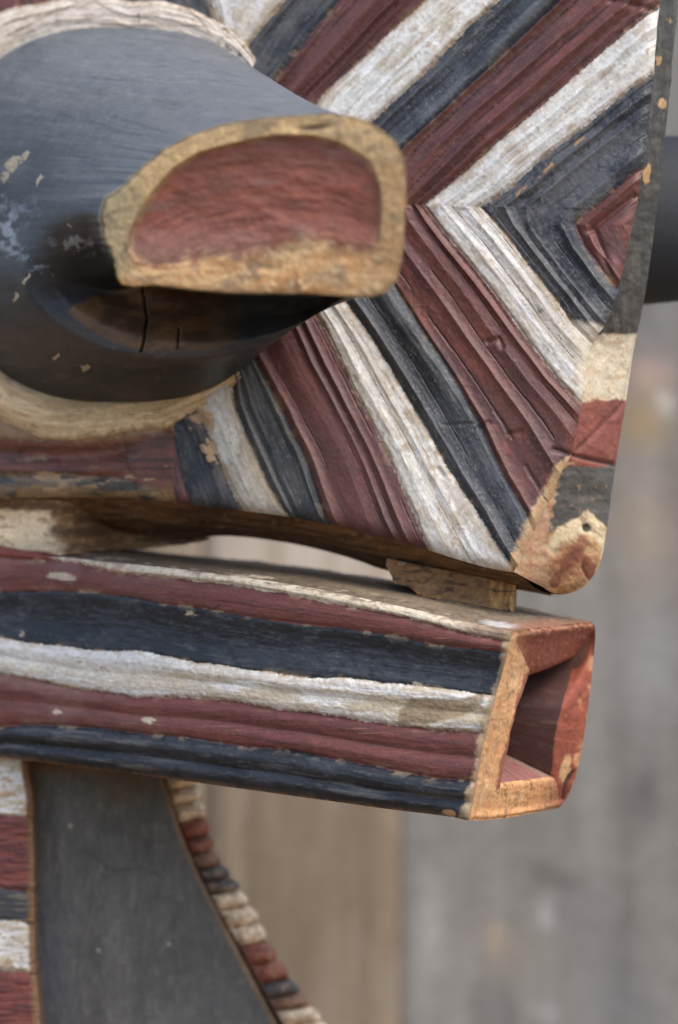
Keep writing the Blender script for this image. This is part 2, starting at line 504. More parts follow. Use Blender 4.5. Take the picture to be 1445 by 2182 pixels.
    vary = .35 + 1.3 * vn(cell * 3.7, y / 190, 52)
    h = amp * rid * vary
    h -= .55 * np.exp(-(gd / 5.0) ** 2)                     # scored line between bands
    ws = np.where(isr, .55, 1.0)
    h += .40 * ws * (grain - .5) + .26 * ws * (grain2 - .5) + .16 * (spk2 - .5)
    h -= .40 * sm(.10, .0, rid0) * sm(.5, .6, vn(cell * 5.1, y / 60, 57))          # knife cuts at the foot of the ridges
    h += 1.6 * (fbm(x / 260, y / 260, 53, 2) - .5)
    h += np.where(isw, .25, 0) * sm(0, 6, ed) + np.where(isb, -.1, 0)
    h -= chip * .25
    for pts, wd, dp in (([(1040, 728), (1062, 722), (1070, 740)], 6, .9), ([(1180, 958), (1215, 968)], 5, .9), ([(1010, 915), (1042, 900)], 5, .6),
                        ([(1085, 925), (1110, 920)], 6, .7), ([(948, 905), (1010, 903)], 4, .35), ([(1255, 492), (1350, 415)], 7, 1.2), ([(1265, 492), (1310, 605)], 8, 1.0),
                        ([(1300, 0), (1392, 20)], 8, .8), ([(420, 955), (450, 1000)], 4, .5), ([(935, 1000), (945, 1015)], 5, .6)):
        h -= dp * np.exp(-(line_d(x, y, pts) / wd) ** 2)
    h -= 2.2 * np.exp(-((y - 968 - lowx + .0006 * (x - 120) ** 2) / 20) ** 2) * sm(340, 240, x) + 1.0 * np.exp(-((y - 1016) / 9) ** 2) * sm(300, 220, x)
    # rounded towards the lower and right edges
    vv = np.linspace(1, 0, nv)[:, None] * 1090; uu = np.linspace(1, 0, nu)[None] * 1300
    h -= 3.0 * np.exp(-vv / 9) + 2.6 * np.exp(-uu / 9)
    V = P(x, y, d_plate(x, y))
    nrm = face_eye(V, gnormals(V))
    V = V + nrm * (h * MM)[..., None]
    return G, V, rgba(c, rough), gid, x, y

G_pl, V_pl, C_pl, ID_pl, X_pl, Y_pl = plate_surface()

# plate's other sides
front_b = resample([(-120, 1068), (0, 1060), (150, 1058), (260, 1058), (380, 1072), (500, 1086), (600, 1097), (685, 1113), (790, 1138), (890, 1165), (1000, 1200), (1060, 1214), (1095, 1218)], 420, 2)
back_b = resample([(-60, 1118), (120, 1118), (260, 1132), (390, 1152), (450, 1141), (520, 1143), (640, 1160), (760, 1192), (815, 1216), (960, 1240), (1095, 1254), (1195, 1274)], 420, 2)
def underside():
    m = 46
    a = P(front_b[:, 0], front_b[:, 1], d_plate(front_b[:, 0], front_b[:, 1]) + .0035)
    b = P(back_b[:, 0], back_b[:, 1], d_plate(back_b[:, 0], back_b[:, 1]) + .034)
    a[:, 2] += .0008
    V = ruled(a, b, m)
    x = ruled(front_b, back_b, m)[..., 0]; y = ruled(front_b, back_b, m)[..., 1]
    v = np.linspace(0, 1, m)[:, None] + 0 * x
    g = fbm(x / 60, v * 9 + y / 30, 61); s = fbm(x / 12, y / 6, 62)
    c = mix((.20, .105, .045), (.10, .052, .026), sm(.35, .7, g))
    c = mix(c, (.33, .19, .09), sm(.6, .75, s) * .5)
    n = face_eye(V, gnormals(V))
    h = 1.0 * (g - .5) + .5 * (s - .5)
    h = h * np.sin(np.pi * np.clip(v, 0, 1)) + 1.4 * np.sin(np.pi * v)
    V = V + n * (h * MM)[..., None]
    return V, rgba(c, .8)

def edge_facet():
    f = resample([(1412, -120), (1404, -20), (1397, 60), (1385, 200), (1372, 330), (1345, 470), (1320, 590), (1302, 655), (1285, 695), (1258, 725), (1244, 790), (1237, 855), (1216, 965), (1190, 1010), (1150, 1095), (1112, 1175), (1095, 1218)], 560, 2)
    o = resample([(1462, -120), (1452, 0), (1438, 150), (1424, 300), (1405, 450), (1390, 580), (1370, 690), (1356, 745), (1342, 845), (1318, 990), (1308, 1060), (1298, 1135), (1288, 1192), (1272, 1228), (1245, 1258), (1215, 1271), (1195, 1274)], 560, 2)
    # pair points at equal height in the upper part, by length near the tip
    m = 60
    R = ruled(f, o, m)
    x, y = R[..., 0], R[..., 1]
    v = np.linspace(0, 1, m)[:, None] + 0 * x
    d = d_plate(x, y) + .0025 + .024 * v - .002 * np.sin(np.pi * v)
    V = P(x, y, d)
    w1 = 10 * (fbm(x / 30, y / 30, 71) - .5) * 2; w2 = 6 * (fbm(x / 9, y / 9, 72) - .5) * 2
    g = fbm(x / 9, y / 50, 73); s = fbm(x / 14, y / 14, 74)
    grey = mix((.055, .050, .042), (.09, .08, .062), sm(.35, .7, g))
    grey = mix(grey, (.40, .25, .11), sm(.77, .84, fbm(x / 20, y / 40, 75)) * .8)
    cream = mix((.58, .47, .30), (.68, .60, .46), s); cream = mix(cream, (.50, .33, .16), sm(.55, .75, fbm(x / 30, y / 12, 76)) * .7)
    red = mix((.27, .083, .055), (.19, .06, .045), s)
    gr2 = mix((.07, .066, .056), (.11, .10, .085), sm(.4, .7, fbm(x / 40, y / 10, 77)))
    gr2 = mix(gr2, (.3, .19, .1), sm(.72, .8, s) * .6)
    wood = mix(C_WOOD_L, C_WOOD, sm(.4, .65, fbm(x / 30, y / 9, 78)))
    wood = mix(wood, (.70, .58, .36), sm(7, -7, sdist(x + w1 * .8, y + w2 * 1.2, [(1140, 1178), (1165, 1150), (1205, 1112), (1250, 1085), (1275, 1105), (1295, 1150), (1293, 1200), (1280, 1190), (1272, 1158), (1250, 1140), (1215, 1152), (1165, 1185)])) * .9)
    wood = mix(wood, (.21, .075, .05), sm(1.15, .85, blob(x + w2, y + w1 * .5, 1256, 1212, 14, 30, -20)) * .9)
    wood = mix(wood, (.22, .075, .05), sm(1.15, .8, blob(x + w2, y + w1 * .5, 1186, 1235, 12, 22, 20)) * .8)
    wood = mix(wood, (.36, .13, .07), sm(.42, .6, .5 * s + .5 * fbm(x / 24, y / 24, 84)) * sm(1.3, .6, blob(x, y, 1226, 1192, 48, 52)) * .85)
    wood = mix(wood, (.30, .11, .06), sm(1.2, .7, blob(x + w2, y + w1, 1232, 1165, 13, 30, 25)) * .7)
    wood = mix(wood, (.18, .09, .045), sm(.6, .72, fbm(x / 40 + y / 40, (y - x) / 7, 85)) * .55)
    wood = mix(wood, (.06, .05, .04), sm(1.3, .8, blob(x, y, 1247, 1124, 9, 9)))
    wood = mix(wood, (.09, .05, .035), sm(2.6, 1, line_d(x + w2 * .6, y + w2 * .4, [(1243, 1190), (1241, 1210), (1252, 1232)])) * .7)
    wood = mix(wood, (.24, .085, .05), sm(4, -6, sdist(x + w1 * .9, y + w2, [(1195, 1200), (1215, 1160), (1238, 1158), (1232, 1195), (1205, 1235), (1190, 1240)])) * .75)
    wood = mix(wood, (.30, .12, .065), sm(4, -6, sdist(x + w1, y + w2, [(1160, 1225), (1180, 1195), (1192, 1215), (1178, 1250)])) * .7)
    yy = y + w1 * .6 + w2 * .6
    c = grey
    for y0, colr in ((712, cream), (856, red), (993, gr2)):
        c = mix(c, colr, sm(y0 - 3, y0 + 3, yy + (w1 if y0 == 856 else 0) * .4))
    tipline = np.interp(x, [1090, 1130, 1165, 1200, 1250, 1290, 1320], [1110, 1110, 1140, 1120, 1086, 1125, 1180])
    c = mix(c, wood, sm(-4, 4, yy - tipline))
    ub = np.interp(y, [985, 1000, 1120], [1225, 1195, 1170])
    c = mix(c, mix(C_CREAM, (.45, .17, .09), s), sm(6, -4, x + w2 * 2 - ub) * (y > 985) * .9)
    c = mix(c, (.05, .03, .025), sm(4, 1.5, line_d(x, y + w2 * .3, [(1212, 968), (1250, 978), (1316, 992)])) * .8)
    c = mix(c, (.12, .035, .025), sm(4, 1.5, line_d(x + w2 * .3, y, [(1330, 860), (1280, 910), (1230, 960)])) * .5)
    for cx, cy, rx, ry in ((1378, 372, 8, 22), (1412, 222, 9, 11), (1352, 425, 8, 9), (1410, 480, 6, 16), (1405, 130, 6, 9)):
        c = mix(c, (.48, .29, .12), sm(1.2, .8, blob(x + w2 * .7, y + w1 * .5, cx, cy, rx, ry, 10)))
    h = 1.1 * (fbm(x / 45, y / 45, 79) - .5) + .5 * (s - .5) + .25 * (g - .5)
    h -= 1.0 * np.exp(-(line_d(x, y, [(1212, 968), (1250, 978), (1320, 992)]) / 5) ** 2)
    h -= .5 * np.exp(-(line_d(x, y, [(1330, 860), (1280, 910), (1230, 960)]) / 6) ** 2)
    h -= .4 * np.exp(-(line_d(x, y, [(1243, 1190), (1241, 1210), (1252, 1232)]) / 4) ** 2)
    h -= 1.0 * np.exp(-blob(x, y, 1247, 1124, 9, 9) ** 2)
    h += 1.4 * np.exp(-((y - 1130) / 60) ** 2) * sm(0, 1, v)
    h *= sm(0, .1, v) * sm(1, .92, v)
    h -= 1.0 * sm(.86, 1, v) 
    n = face_eye(V, gnormals(V))
    V = V + n * (h * MM)[..., None]
    return V, rgba(c, .72)

V_un, C_un = underside()
V_fa, C_fa = edge_facet()
# back board: closes the solid
Gb = G_pl[::22, ::25]
bx, by = Gb[..., 0] + 55, Gb[..., 1]
V_bk = P(bx, by, d_plate(bx, by) + .030)
c_bk = rgba(mix((.06, .055, .05), (.10, .08, .06), fbm(bx / 50, by / 50, 81)), .8)
V_bk[-1] = V_un[-1][np.linspace(0, 419, V_bk.shape[1]).astype(int)]
V_bk[:, -1] = V_fa[-1][np.linspace(0, 559, V_bk.shape[0]).astype(int)]
V_top = ruled(V_pl[0][::10], V_bk[0][np.linspace(0, V_bk.shape[1] - 1, V_pl[0][::10].shape[0]).astype(int)], 3)
V_lef = ruled(V_pl[:, 0][::10], V_bk[:, 0][np.linspace(0, V_bk.shape[0] - 1, V_pl[:, 0][::10].shape[0]).astype(int)], 3)
plain = lambda V, c: rgba(np.broadcast_to(np.asarray(c, float), V.shape).copy(), .8)

plate = join_grids('face_plate', [(V_un, C_un), (V_bk, c_bk), (V_top, plain(V_top, (.1, .08, .06))), (V_lef, plain(V_lef, (.1, .08, .06)))], M_WOOD, ROOT)
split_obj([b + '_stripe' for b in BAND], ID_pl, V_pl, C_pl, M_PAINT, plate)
grid_obj('plate_edge', V_fa, C_fa, M_PAINT, plate, 'right edge of the plate, grey above, then cream, red, grey and bare wood at the tip')

# ---- ring at the root of the beak
BCX, BCY, BRX, BRY, BN = 255.0, 458.0, 372.0, 402.0, 2.6
def super_pt(phi, grow=0.0):
    c, s = np.cos(phi), np.sin(phi)
    r = (np.abs(c / (BRX + grow)) ** BN + np.abs(s / (BRY + grow)) ** BN) ** (-1 / BN)
    return BCX + r * c, BCY + r * s

def ring():
    n, m = 900, 44
    phi = np.linspace(math.radians(52), math.radians(314), n)
    v = np.linspace(0, 1, m)[:, None]
    ph = phi[None] + 0 * v
    deg = np.degrees(ph)
    wdt = np.interp(deg, [38, 46, 60, 80, 110, 180, 240, 270, 290, 300, 308, 316, 322], [2, 6, 18, 60, 88, 84, 72, 62, 50, 40, 24, 12, 2])
    wdt = wdt + np.clip(wdt / 60, 0, 1) * 9 * (fbm(ph * 9, ph * 0 + 3, 95, 5) - .5) * 2
    x, y = super_pt(ph, -14 + (wdt + 14) * v)
    d = d_plate(x, y)
    V = P(x, y, d)
    s = ph * 400
    st = fbm(s / 90, v * 9 + fbm(s / 120, v * 2, 3) * 2, 91, 4); st2 = fbm(s / 30, v * 26, 92, 3)
    sp = fbm(x / 9, y / 9, 93, 3)
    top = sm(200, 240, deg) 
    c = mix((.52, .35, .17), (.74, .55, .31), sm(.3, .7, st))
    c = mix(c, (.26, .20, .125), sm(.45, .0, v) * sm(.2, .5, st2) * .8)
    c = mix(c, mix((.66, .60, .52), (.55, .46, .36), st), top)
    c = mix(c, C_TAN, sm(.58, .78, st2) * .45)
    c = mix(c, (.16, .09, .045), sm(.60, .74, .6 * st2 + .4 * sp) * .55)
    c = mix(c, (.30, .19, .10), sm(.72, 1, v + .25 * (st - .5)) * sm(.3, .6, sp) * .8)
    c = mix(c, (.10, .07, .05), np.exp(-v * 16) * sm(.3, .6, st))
    w = 6 * (fbm(x / 20, y / 20, 94) - .5)
    for pts in ([(20, 80), (120, 30), (170, 10)], [(205, 5), (250, 30), (380, 55), (440, 60)], [(380, 0), (430, 45), (450, 70)], [(300, 30), (300, 52)], [(0, 62), (80, 35), (200, 10)]):
        c = mix(c, (.16, .11, .085), sm(3.5, 1, line_d(x + w, y + w, pts)) * .6)
    c = mix(c, (.15, .10, .07), sm(.5, .7, sp) * sm(294, 304, deg) * .8)
    h = (1.5 * np.sin(np.pi * np.clip(v, 0, 1)) ** .8 * np.clip(wdt / 70, 0, 1) + .2 * np.clip(wdt / 70, 0, 1))
    h = h + 1.0 * (st - .5) + .28 * (st2 - .5) + .2 * (sp - .5)
    h = np.where(v > .97, -2.0, h + .4)
    nrm = face_eye(V, gnormals(V))
    V = V + nrm * (h * MM)[..., None]
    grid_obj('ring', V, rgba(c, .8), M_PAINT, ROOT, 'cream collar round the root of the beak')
ring()

# ---- beak
TIP = [(214, 462), (222, 428), (262, 396), (300, 358), (340, 327), (400, 291), (480, 264), (560, 251), (640, 246), (700, 241), (760, 250), (800, 268), (840, 300), (860, 340), (866, 400), (862, 480), (856, 560), (845, 598), (820, 625), (790, 633), (740, 632), (650, 626), (500, 625), (400, 617), (330, 608), (285, 612), (258, 606), (246, 588), (240, 555), (228, 525), (217, 495)]
INSET = [(278, 530), (276, 500), (300, 458), (330, 410), (370, 362), (430, 326), (520, 304), (580, 292), (660, 293), (730, 313), (780, 347), (803, 395), (808, 440), (805, 490), (796, 527), (760, 512), (700, 493), (640, 493), (560, 520), (480, 541), (420, 556), (330, 566), (292, 552)]
TCX, TCY = 545.0, 445.0
def d_tip(x, y):
    return 1.018 + .00003 * (x - 545) * -1 + .00003 * (y - 445) * .6

def loop_by_angle(poly, cx, cy, phi, smooth=2):
    p = np.asarray(poly + [poly[0]], float)
    p = resample(p, 2400)
    k = 420
    pad = np.concatenate([p[-k - 1:-1], p, p[1:k + 1]])
    ker = np.hanning(2 * smooth * 4 + 3); ker /= ker.sum()
    h = len(ker) // 2
    p = np.stack([np.convolve(pad[:, i], ker, 'same')[k:-k] for i in range(2)], -1)
    a = np.arctan2(p[:, 1] - cy, p[:, 0] - cx) % (2 * np.pi)
    r = np.hypot(p[:, 0] - cx, p[:, 1] - cy)
    o = np.argsort(a)
    a, r = a[o], r[o]
    a = np.concatenate([a - 2 * np.pi, a, a + 2 * np.pi]); r = np.concatenate([r, r, r])
    rr = np.interp(phi % (2 * np.pi), a, r)
    return cx + rr * np.cos(phi), cy + rr * np.sin(phi)

def beak():
    n, m = 800, 240
    phi = np.linspace(0, 2 * np.pi, n, endpoint=False)
    t = np.linspace(0, 1, m)[:, None]
    tx, ty = loop_by_angle(TIP, TCX, TCY, phi)
    dg = np.degrees(phi)
    rag = 1 + .020 * (fbm(dg / 2.2, dg * 0 + 2, 110, 4) - .5) * 2 * sm(150, 165, dg) * sm(240, 215, dg) + .006 * (fbm(dg / 1.5, dg * 0 + 5, 115, 3) - .5)
    tx0, ty0 = loop_by_angle(TIP, TCX, TCY, phi, 60)
    tx, ty = TCX + (tx - TCX) * rag, TCY + (ty - TCY) * rag
    bxx, byy = super_pt(phi, -2)
    T = P(tx, ty, d_tip(tx, ty)); B = P(bxx, byy, d_plate(bxx, byy) - .001)
    deg = np.degrees(phi)
    # lateral travel (w) against forward travel (f): flared at the root, straight towards the tip
    ts = np.linspace(0, 1, 400)
    nf = ts; nw = np.interp(ts, [0, .04, .10, .20, .35, .55, .8, 1], [0, .10, .20, .31, .44, .60, .82, 1])
    cf = np.interp(ts, [0, .25, .45, .58, .72, .86, .93, 1], [0, .22, .47, .49, .42, .42, .62, 1])
    cw = np.interp(ts, [0, .25, .45, .58, .72, .86, .93, 1], [0, .20, .40, .56, .78, 1.01, 1.03, 1])
    ker = np.hanning(31); ker /= ker.sum()
    def smo(a):
        b = np.convolve(np.pad(a, 15, mode='reflect', reflect_type='odd'), ker, 'valid'); return b
    nw, cf, cw = smo(nw), smo(cf), smo(cw)
    cut = sm(28, 44, deg) * sm(182, 142, deg)
    flare = np.clip(sm(195, 285, deg) + sm(40, 10, deg), 0, 1)
    tt = t[:, 0]
    F = np.interp(tt, ts, nf)[:, None] * (1 - cut) + np.interp(tt, ts, cf)[:, None] * cut
    Wl = (np.interp(tt, ts, nw)[:, None] * flare + (tt[:, None] + .05 * np.sin(np.pi * tt[:, None])) * (1 - flare)) * (1 - cut) + np.interp(tt, ts, cw)[:, None] * cut
    nt_ = np.interp(t, [0, .35, .7, .9, 1], [0, 0, .18, .55, 1])
    px = bxx[None] * (1 - Wl) + tx0[None] * Wl + (tx - tx0)[None] * nt_
    py = byy[None] * (1 - Wl) + ty0[None] * Wl + (ty - ty0)[None] * nt_
    V = B[None].repeat(m, 0).copy()
    dB, dT = B[:, 1], T[:, 1]
    d = dB[None] * (1 - F) + dT[None] * F
    V = P(px, py, d)
    x, y = px, py
    s1 = fbm(x / 90, y / 40, 101); s2 = fbm(x / 16, y / 10, 102, 3); s3 = vn(x / 5, y / 5, 103)
    c = mix((.016, .018, .021), (.036, .038, .042), sm(.3, .7, s1))
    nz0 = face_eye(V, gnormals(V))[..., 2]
    up = .06 + .94 * sm(-.25, .75, nz0 + .5 * (s1 - .5)) * (1 - .9 * cut)[None]        # paler where it faces up: dust, with skylight put into the colour                   
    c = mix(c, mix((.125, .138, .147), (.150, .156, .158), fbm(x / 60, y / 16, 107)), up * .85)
    c = mix(c, (.15, .15, .15), sm(.66, .8, .6 * s2 + .4 * s3) * .2 * up)
    c = mix(c, (.075, .05, .032), sm(.45, .7, s1) * sm(640, 720, y) * .5)
    c = mix(c, (.12, .08, .05), sm(.68, .8, s2) * sm(660, 740, y) * .5)
    w1 = 10 * (fbm(x / 14, y / 14, 104, 3) - .5) * 2
    for cx, cy, rx, ry, a, colr, al in ((18, 490, 30, 62, 0, (.30, .335, .36), .75), (60, 445, 22, 30, 20, (.16, .19, .22), .6), (40, 540, 26, 18, 0, (.30, .34, .37), .5), (160, 520, 60, 16, 5, (.28, .31, .34), .7), (10, 430, 16, 20, 0, (.25, .29, .32), .6), (80, 570, 30, 10, 0, (.2, .22, .24), .5)):
        c = mix(c, colr, sm(1.25, .3, blob(x + w1 * 1.5, y + w1 * 2, cx, cy, rx, ry, a)) * sm(.34, .6, s2) * al * 1.4)
    for cx, cy, rx, ry, a in ((28, 350, 18, 13, -50), (10, 378, 8, 12, 0), (50, 336, 6, 8, 0), (35, 630, 5, 10, 5), (152, 478, 5, 7, 0), (178, 785, 14, 6, -10), (78, 388, 4, 12, 10), (116, 764, 4, 3, 0), (60, 592, 5, 9, 10)):
        c = mix(c, (.44, .36, .24), sm(1.2, .7, blob(x + w1 * 1.5, y - w1 * 1.3, cx, cy, rx, ry, a)) * .95)
    hair = fbm(x / 120 + y / 400, y / 5 - x / 60, 108, 3)
    c = mix(c, (.16, .168, .172), sm(.60, .74, hair) * up * .45)
    c = mix(c, (.012, .013, .015), sm(.60, .75, fbm(x / 70, y / 9 - x / 50, 109, 3)) * .18)
    tan = sm(.965, .99, t + 0 * x + .02 * (s2 - .5)) * sm(300, 230, x) + sm(.985, .997, t + 0 * x + .012 * (s2 - .5)) * .7
    c = mix(c, (.36, .29, .17), np.clip(tan, 0, 1) * (F > .9))
    # bare wood inside the notch, painted dark for the shade under the tip
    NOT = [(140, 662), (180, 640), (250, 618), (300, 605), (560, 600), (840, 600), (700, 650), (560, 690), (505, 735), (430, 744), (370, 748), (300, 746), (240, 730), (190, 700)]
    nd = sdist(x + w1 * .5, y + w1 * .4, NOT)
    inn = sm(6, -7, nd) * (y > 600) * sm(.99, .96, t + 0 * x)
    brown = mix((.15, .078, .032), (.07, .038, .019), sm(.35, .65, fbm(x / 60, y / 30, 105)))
    c = mix(c, brown, inn * sm(540, 400, x))  # brown fades out to the right, where deep shadow is painted in
    crack = sm(3.6, 1.2, line_d(x + w1 * .15, y, [(302, 606), (309, 640), (314, 680), (308, 720), (300, 748)])) + .6 * sm(3.5, 1.2, line_d(x, y, [(382, 700), (380, 720), (378, 742)]))
    c = mix(c, (.012, .01, .009), np.clip(crack, 0, 1))
    h = .8 * (fbm(x / 120, y / 90, 106) - .5) + .16 * (s2 - .5) - 1.2 * np.clip(crack, 0, 1)
    h = h * np.sin(np.pi * np.clip(t, 0, 1)) ** .4
    nrm = face_eye(V, gnormals(V))
    V = V + nrm * (h * MM)[..., None]
    # keep the rim end exactly on the tip outline
    q = grid_quads(m, n, True).reshape(-1, 4)
    rough = .50 + .2 * up
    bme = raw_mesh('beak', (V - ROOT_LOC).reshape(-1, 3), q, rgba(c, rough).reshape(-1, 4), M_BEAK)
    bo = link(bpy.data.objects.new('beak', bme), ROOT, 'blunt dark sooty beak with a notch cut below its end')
    step = 1 - .93 * sm(5, 25, deg) * sm(172, 150, deg)
    def tip_red(c, x, y):
        nz = 12 * (fbm(x / 22, y / 22, 126, 3) - .5) * 2 + 5 * (vn(x / 6, y / 6, 127) - .5)
        soft = sm(470, 520, y)
        dd = sdist(x, y, INSET) + nz * (.35 + 1.3 * soft) - 20 * soft * sm(430, 560, x) * sm(800, 760, x)
        g = fbm(x / 55, y / 40, 121); s = fbm(x / 8, y / 8, 122, 3)
        rr = np.hypot((x - 560) / 1.5, (y - 640)) + 14 * (fbm(x / 70, y / 70, 123) - .5)
        arcs = fbm(rr / 13, np.arctan2(y - 640, x - 560) * 2.5, 124, 3)
        r_ = mix((.245, .084, .054), (.195, .068, .048), sm(.3, .75, arcs))
        r_ = mix(r_, (.30, .085, .052), sm(.5, .75, g) * .7)
        r_ = mix(r_, (.24, .135, .11), sm(.6, .75, fbm(x / 80, y / 14, 125)) * .5)
        r_ = mix(r_, (.26, .15, .12), sm(455, 530, y) * sm(.4, .6, g) * .6)
        ck = sm(3.5, 1.2, line_d(x + 6 * s, y, [(330, 520), (420, 455), (430, 500)])) * .4 + sm(3, 1, line_d(x, y + 5 * s, [(640, 330), (720, 350), (780, 410)])) * .4
        r_ = mix(r_, (.09, .04, .035), ck)
        a = 1 / (1 + np.exp(np.clip(dd / (1.6 + 4.5 * soft), -30, 30)))
        return mix(c, r_, a)
    # ---- end face: rim of bare wood and sunk red panel, from outline to centre
    rim_n = 60
    ix, iy = loop_by_angle(INSET, TCX, TCY, phi, 3)
    xo, yo = tx, ty
    vv = np.linspace(0, 1, rim_n)[:, None]
    rx_ = xo[None] * (1 - vv) + ix[None] * vv; ry_ = yo[None] * (1 - vv) + iy[None] * vv
    RV = P(rx_, ry_, d_tip(rx_, ry_))
    x, y = rx_, ry_
    g = fbm(x / 26, y / 26, 111); s = fbm(x / 9, y / 9, 112, 3); gr = fbm(x / 7, y / 40, 113)
    low = sm(470, 560, y) 
    c = mix((.50, .34, .165), (.62, .44, .23), g)
    c = mix(c, mix((.52, .275, .11), (.74, .48, .235), sm(.3, .7, fbm(x / 70, y / 17, 114))), low)
    c = mix(c, (.30, .20, .12), low * sm(.55, .7, fbm(x / 45, y / 22, 119)) * .7)
    rgt = sm(730, 830, x) * sm(300, 360, y)
    c = mix(c, mix((.46, .27, .12), (.38, .26, .14), g), rgt * .8)
    c = mix(c, (.34, .295, .17), sm(330, 240, x) * sm(620, 560, y) * .85)
    c = mix(c, (.24, .19, .125), sm(.50, .72, fbm(x / 60, y / 42, 129)) * .6 * (1 - low * .6))
    c = mix(c, (.15, .10, .055), sm(.64, .76, .5 * s + .5 * gr) * .35)
    c = mix(c, (.74, .55, .32), sm(.55, .72, s) * low * sm(.45, .6, fbm(x / 60, y / 20, 118)) * .7)
    c = mix(c, (.10, .08, .06), sm(1.3, .6, blob(x + 6 * s, y, 672, 273, 32, 7, -5)) * .7 + sm(1.3, .6, blob(x, y, 318, 556, 24, 8, -20)) * .6 + sm(1.3, .6, blob(x, y, 272, 520, 7, 22, 20)) * .6)
    c = mix(c, (.22, .13, .08), np.exp(-((1 - vv + 0 * x) / .04) ** 2) * .5 * step[None])
    c = tip_red(c, x, y)
    h = -.7 * np.exp(-vv / .05) + .7 * (g - .5) + .28 * (s - .5) + .25 * (gr - .5)
    h = h - .9 * np.exp(-blob(x, y, 672, 273, 30, 6, -5) ** 2)
    h = h * sm(1, .95, vv) - 2.1 * step[None] * sm(.86, 1.0, vv)
    nrm = face_eye(RV, gnormals(RV))
    RV = RV + nrm * (h * MM)[..., None]
    me = raw_mesh('beak_rim', (RV - ROOT_LOC).reshape(-1, 3), grid_quads(rim_n, n, True).reshape(-1, 4), rgba(c, .75).reshape(-1, 4), M_WOOD)
    link(bpy.data.objects.new('beak_rim', me), bo, 'bare tan wood rim round the red end of the beak')
    pn = 110
    vv = np.linspace(0, .997, pn)[:, None]
    x = ix[None] * (1 - vv) + TCX * vv; y = iy[None] * (1 - vv) + (TCY - 5) * vv
    PV = P(x, y, d_tip(x, y))
    g = fbm(x / 55, y / 40, 121); s = fbm(x / 8, y / 8, 122, 3)
    rr = np.hypot((x - 560) / 1.5, (y - 640)) + 14 * (fbm(x / 70, y / 70, 123) - .5)   # growth rings across the cut
    arcs = fbm(rr / 13, np.arctan2(y - 640, x - 560) * 2.5, 124, 3)
    c = tip_red(mix((.46, .30, .15), (.60, .42, .22), fbm(x / 40, y / 12, 128)), x, y)
    h = .55 * (arcs - .5) + .22 * (s - .5) + 1.1 * (g - .5)
    h = h * sm(0, .08, vv) - 2.1 * (step[None] * (1 - vv) + vv * .8)
    nrm = face_eye(PV, gnormals(PV)[:1].mean((0, 1))[None, None] + 0 * PV)
    nrm = nrm / np.linalg.norm(nrm, axis=-1, keepdims=True)
    base = P(TCX, TCY, d_tip(TCX, TCY)); nn = np.cross(P(TCX + 50, TCY, d_tip(TCX + 50, TCY)) - base, P(TCX, TCY + 50, d_tip(TCX, TCY + 50)) - base)
    nn /= np.linalg.norm(nn); nn = nn if np.dot(nn, EYE - base) > 0 else -nn
    PV = PV + nn * (h * MM)[..., None]
    me = raw_mesh('beak_inset', (PV - ROOT_LOC).reshape(-1, 3), grid_quads(pn, n, True).reshape(-1, 4), rgba(c, .62).reshape(-1, 4), M_PAINT)
    link(bpy.data.objects.new('beak_inset', me), bo, 'sunk red panel on the end of the beak')
beak()

# ---- the mouth: a square tube standing out below the plate
def d_box(x, y):
    return 1 / (1 / 1.066 * (1 - 5.6e-5 * (1050 - x)))
BTOP = [(-120, 1148), (0, 1165), (120, 1187), (330, 1207), (500, 1228), (640, 1249), (760, 1273), (900, 1303), (1010, 1330), (1092, 1345)]
BBOT = [(-120, 1602), (40, 1622), (300, 1656), (560, 1691), (800, 1725), (965, 1745), (1000, 1748)]
BRT = [(1092, 1345), (1078, 1405), (1052, 1500), (1036, 1560), (1018, 1650), (1000, 1748)]
BOX_B = [
    [(-120, 1170), (0, 1190), (120, 1195), (160, 1198), (250, 1222), (390, 1236), (500, 1246), (640, 1270), (760, 1294), (900, 1326), (990, 1350), (1092, 1368)],
    [(-120, 1268), (0, 1265), (100, 1261), (190, 1262), (280, 1275), (350, 1289), (425, 1296), (525, 1312), (600, 1322), (722, 1336), (822, 1352), (922, 1373), (1022, 1386), (1100, 1392)],
    [(-120, 1345), (0, 1360), (40, 1368), (125, 1378), (200, 1387), (300, 1388), (425, 1413), (500, 1425), (600, 1437), (722, 1443), (822, 1455), (922, 1466), (1022, 1481), (1100, 1490)],
    [(-120, 1418), (0, 1436), (75, 1450), (150, 1466), (225, 1476), (280, 1488), (400, 1486), (500, 1493), (600, 1512), (722, 1528), (822, 1542), (922, 1555), (1022, 1562), (1100, 1570)],
    [(-120, 1560), (0, 1550), (20, 1543), (100, 1545), (200, 1551), (300, 1564), (400, 1573), (475, 1584), (575, 1595), (650, 1606), (722, 1620), (822, 1636), (922, 1655), (1000, 1664), (1100, 1676)],
]
BOX_BAND = ['cream', 'red', 'black', 'white', 'red', 'black']

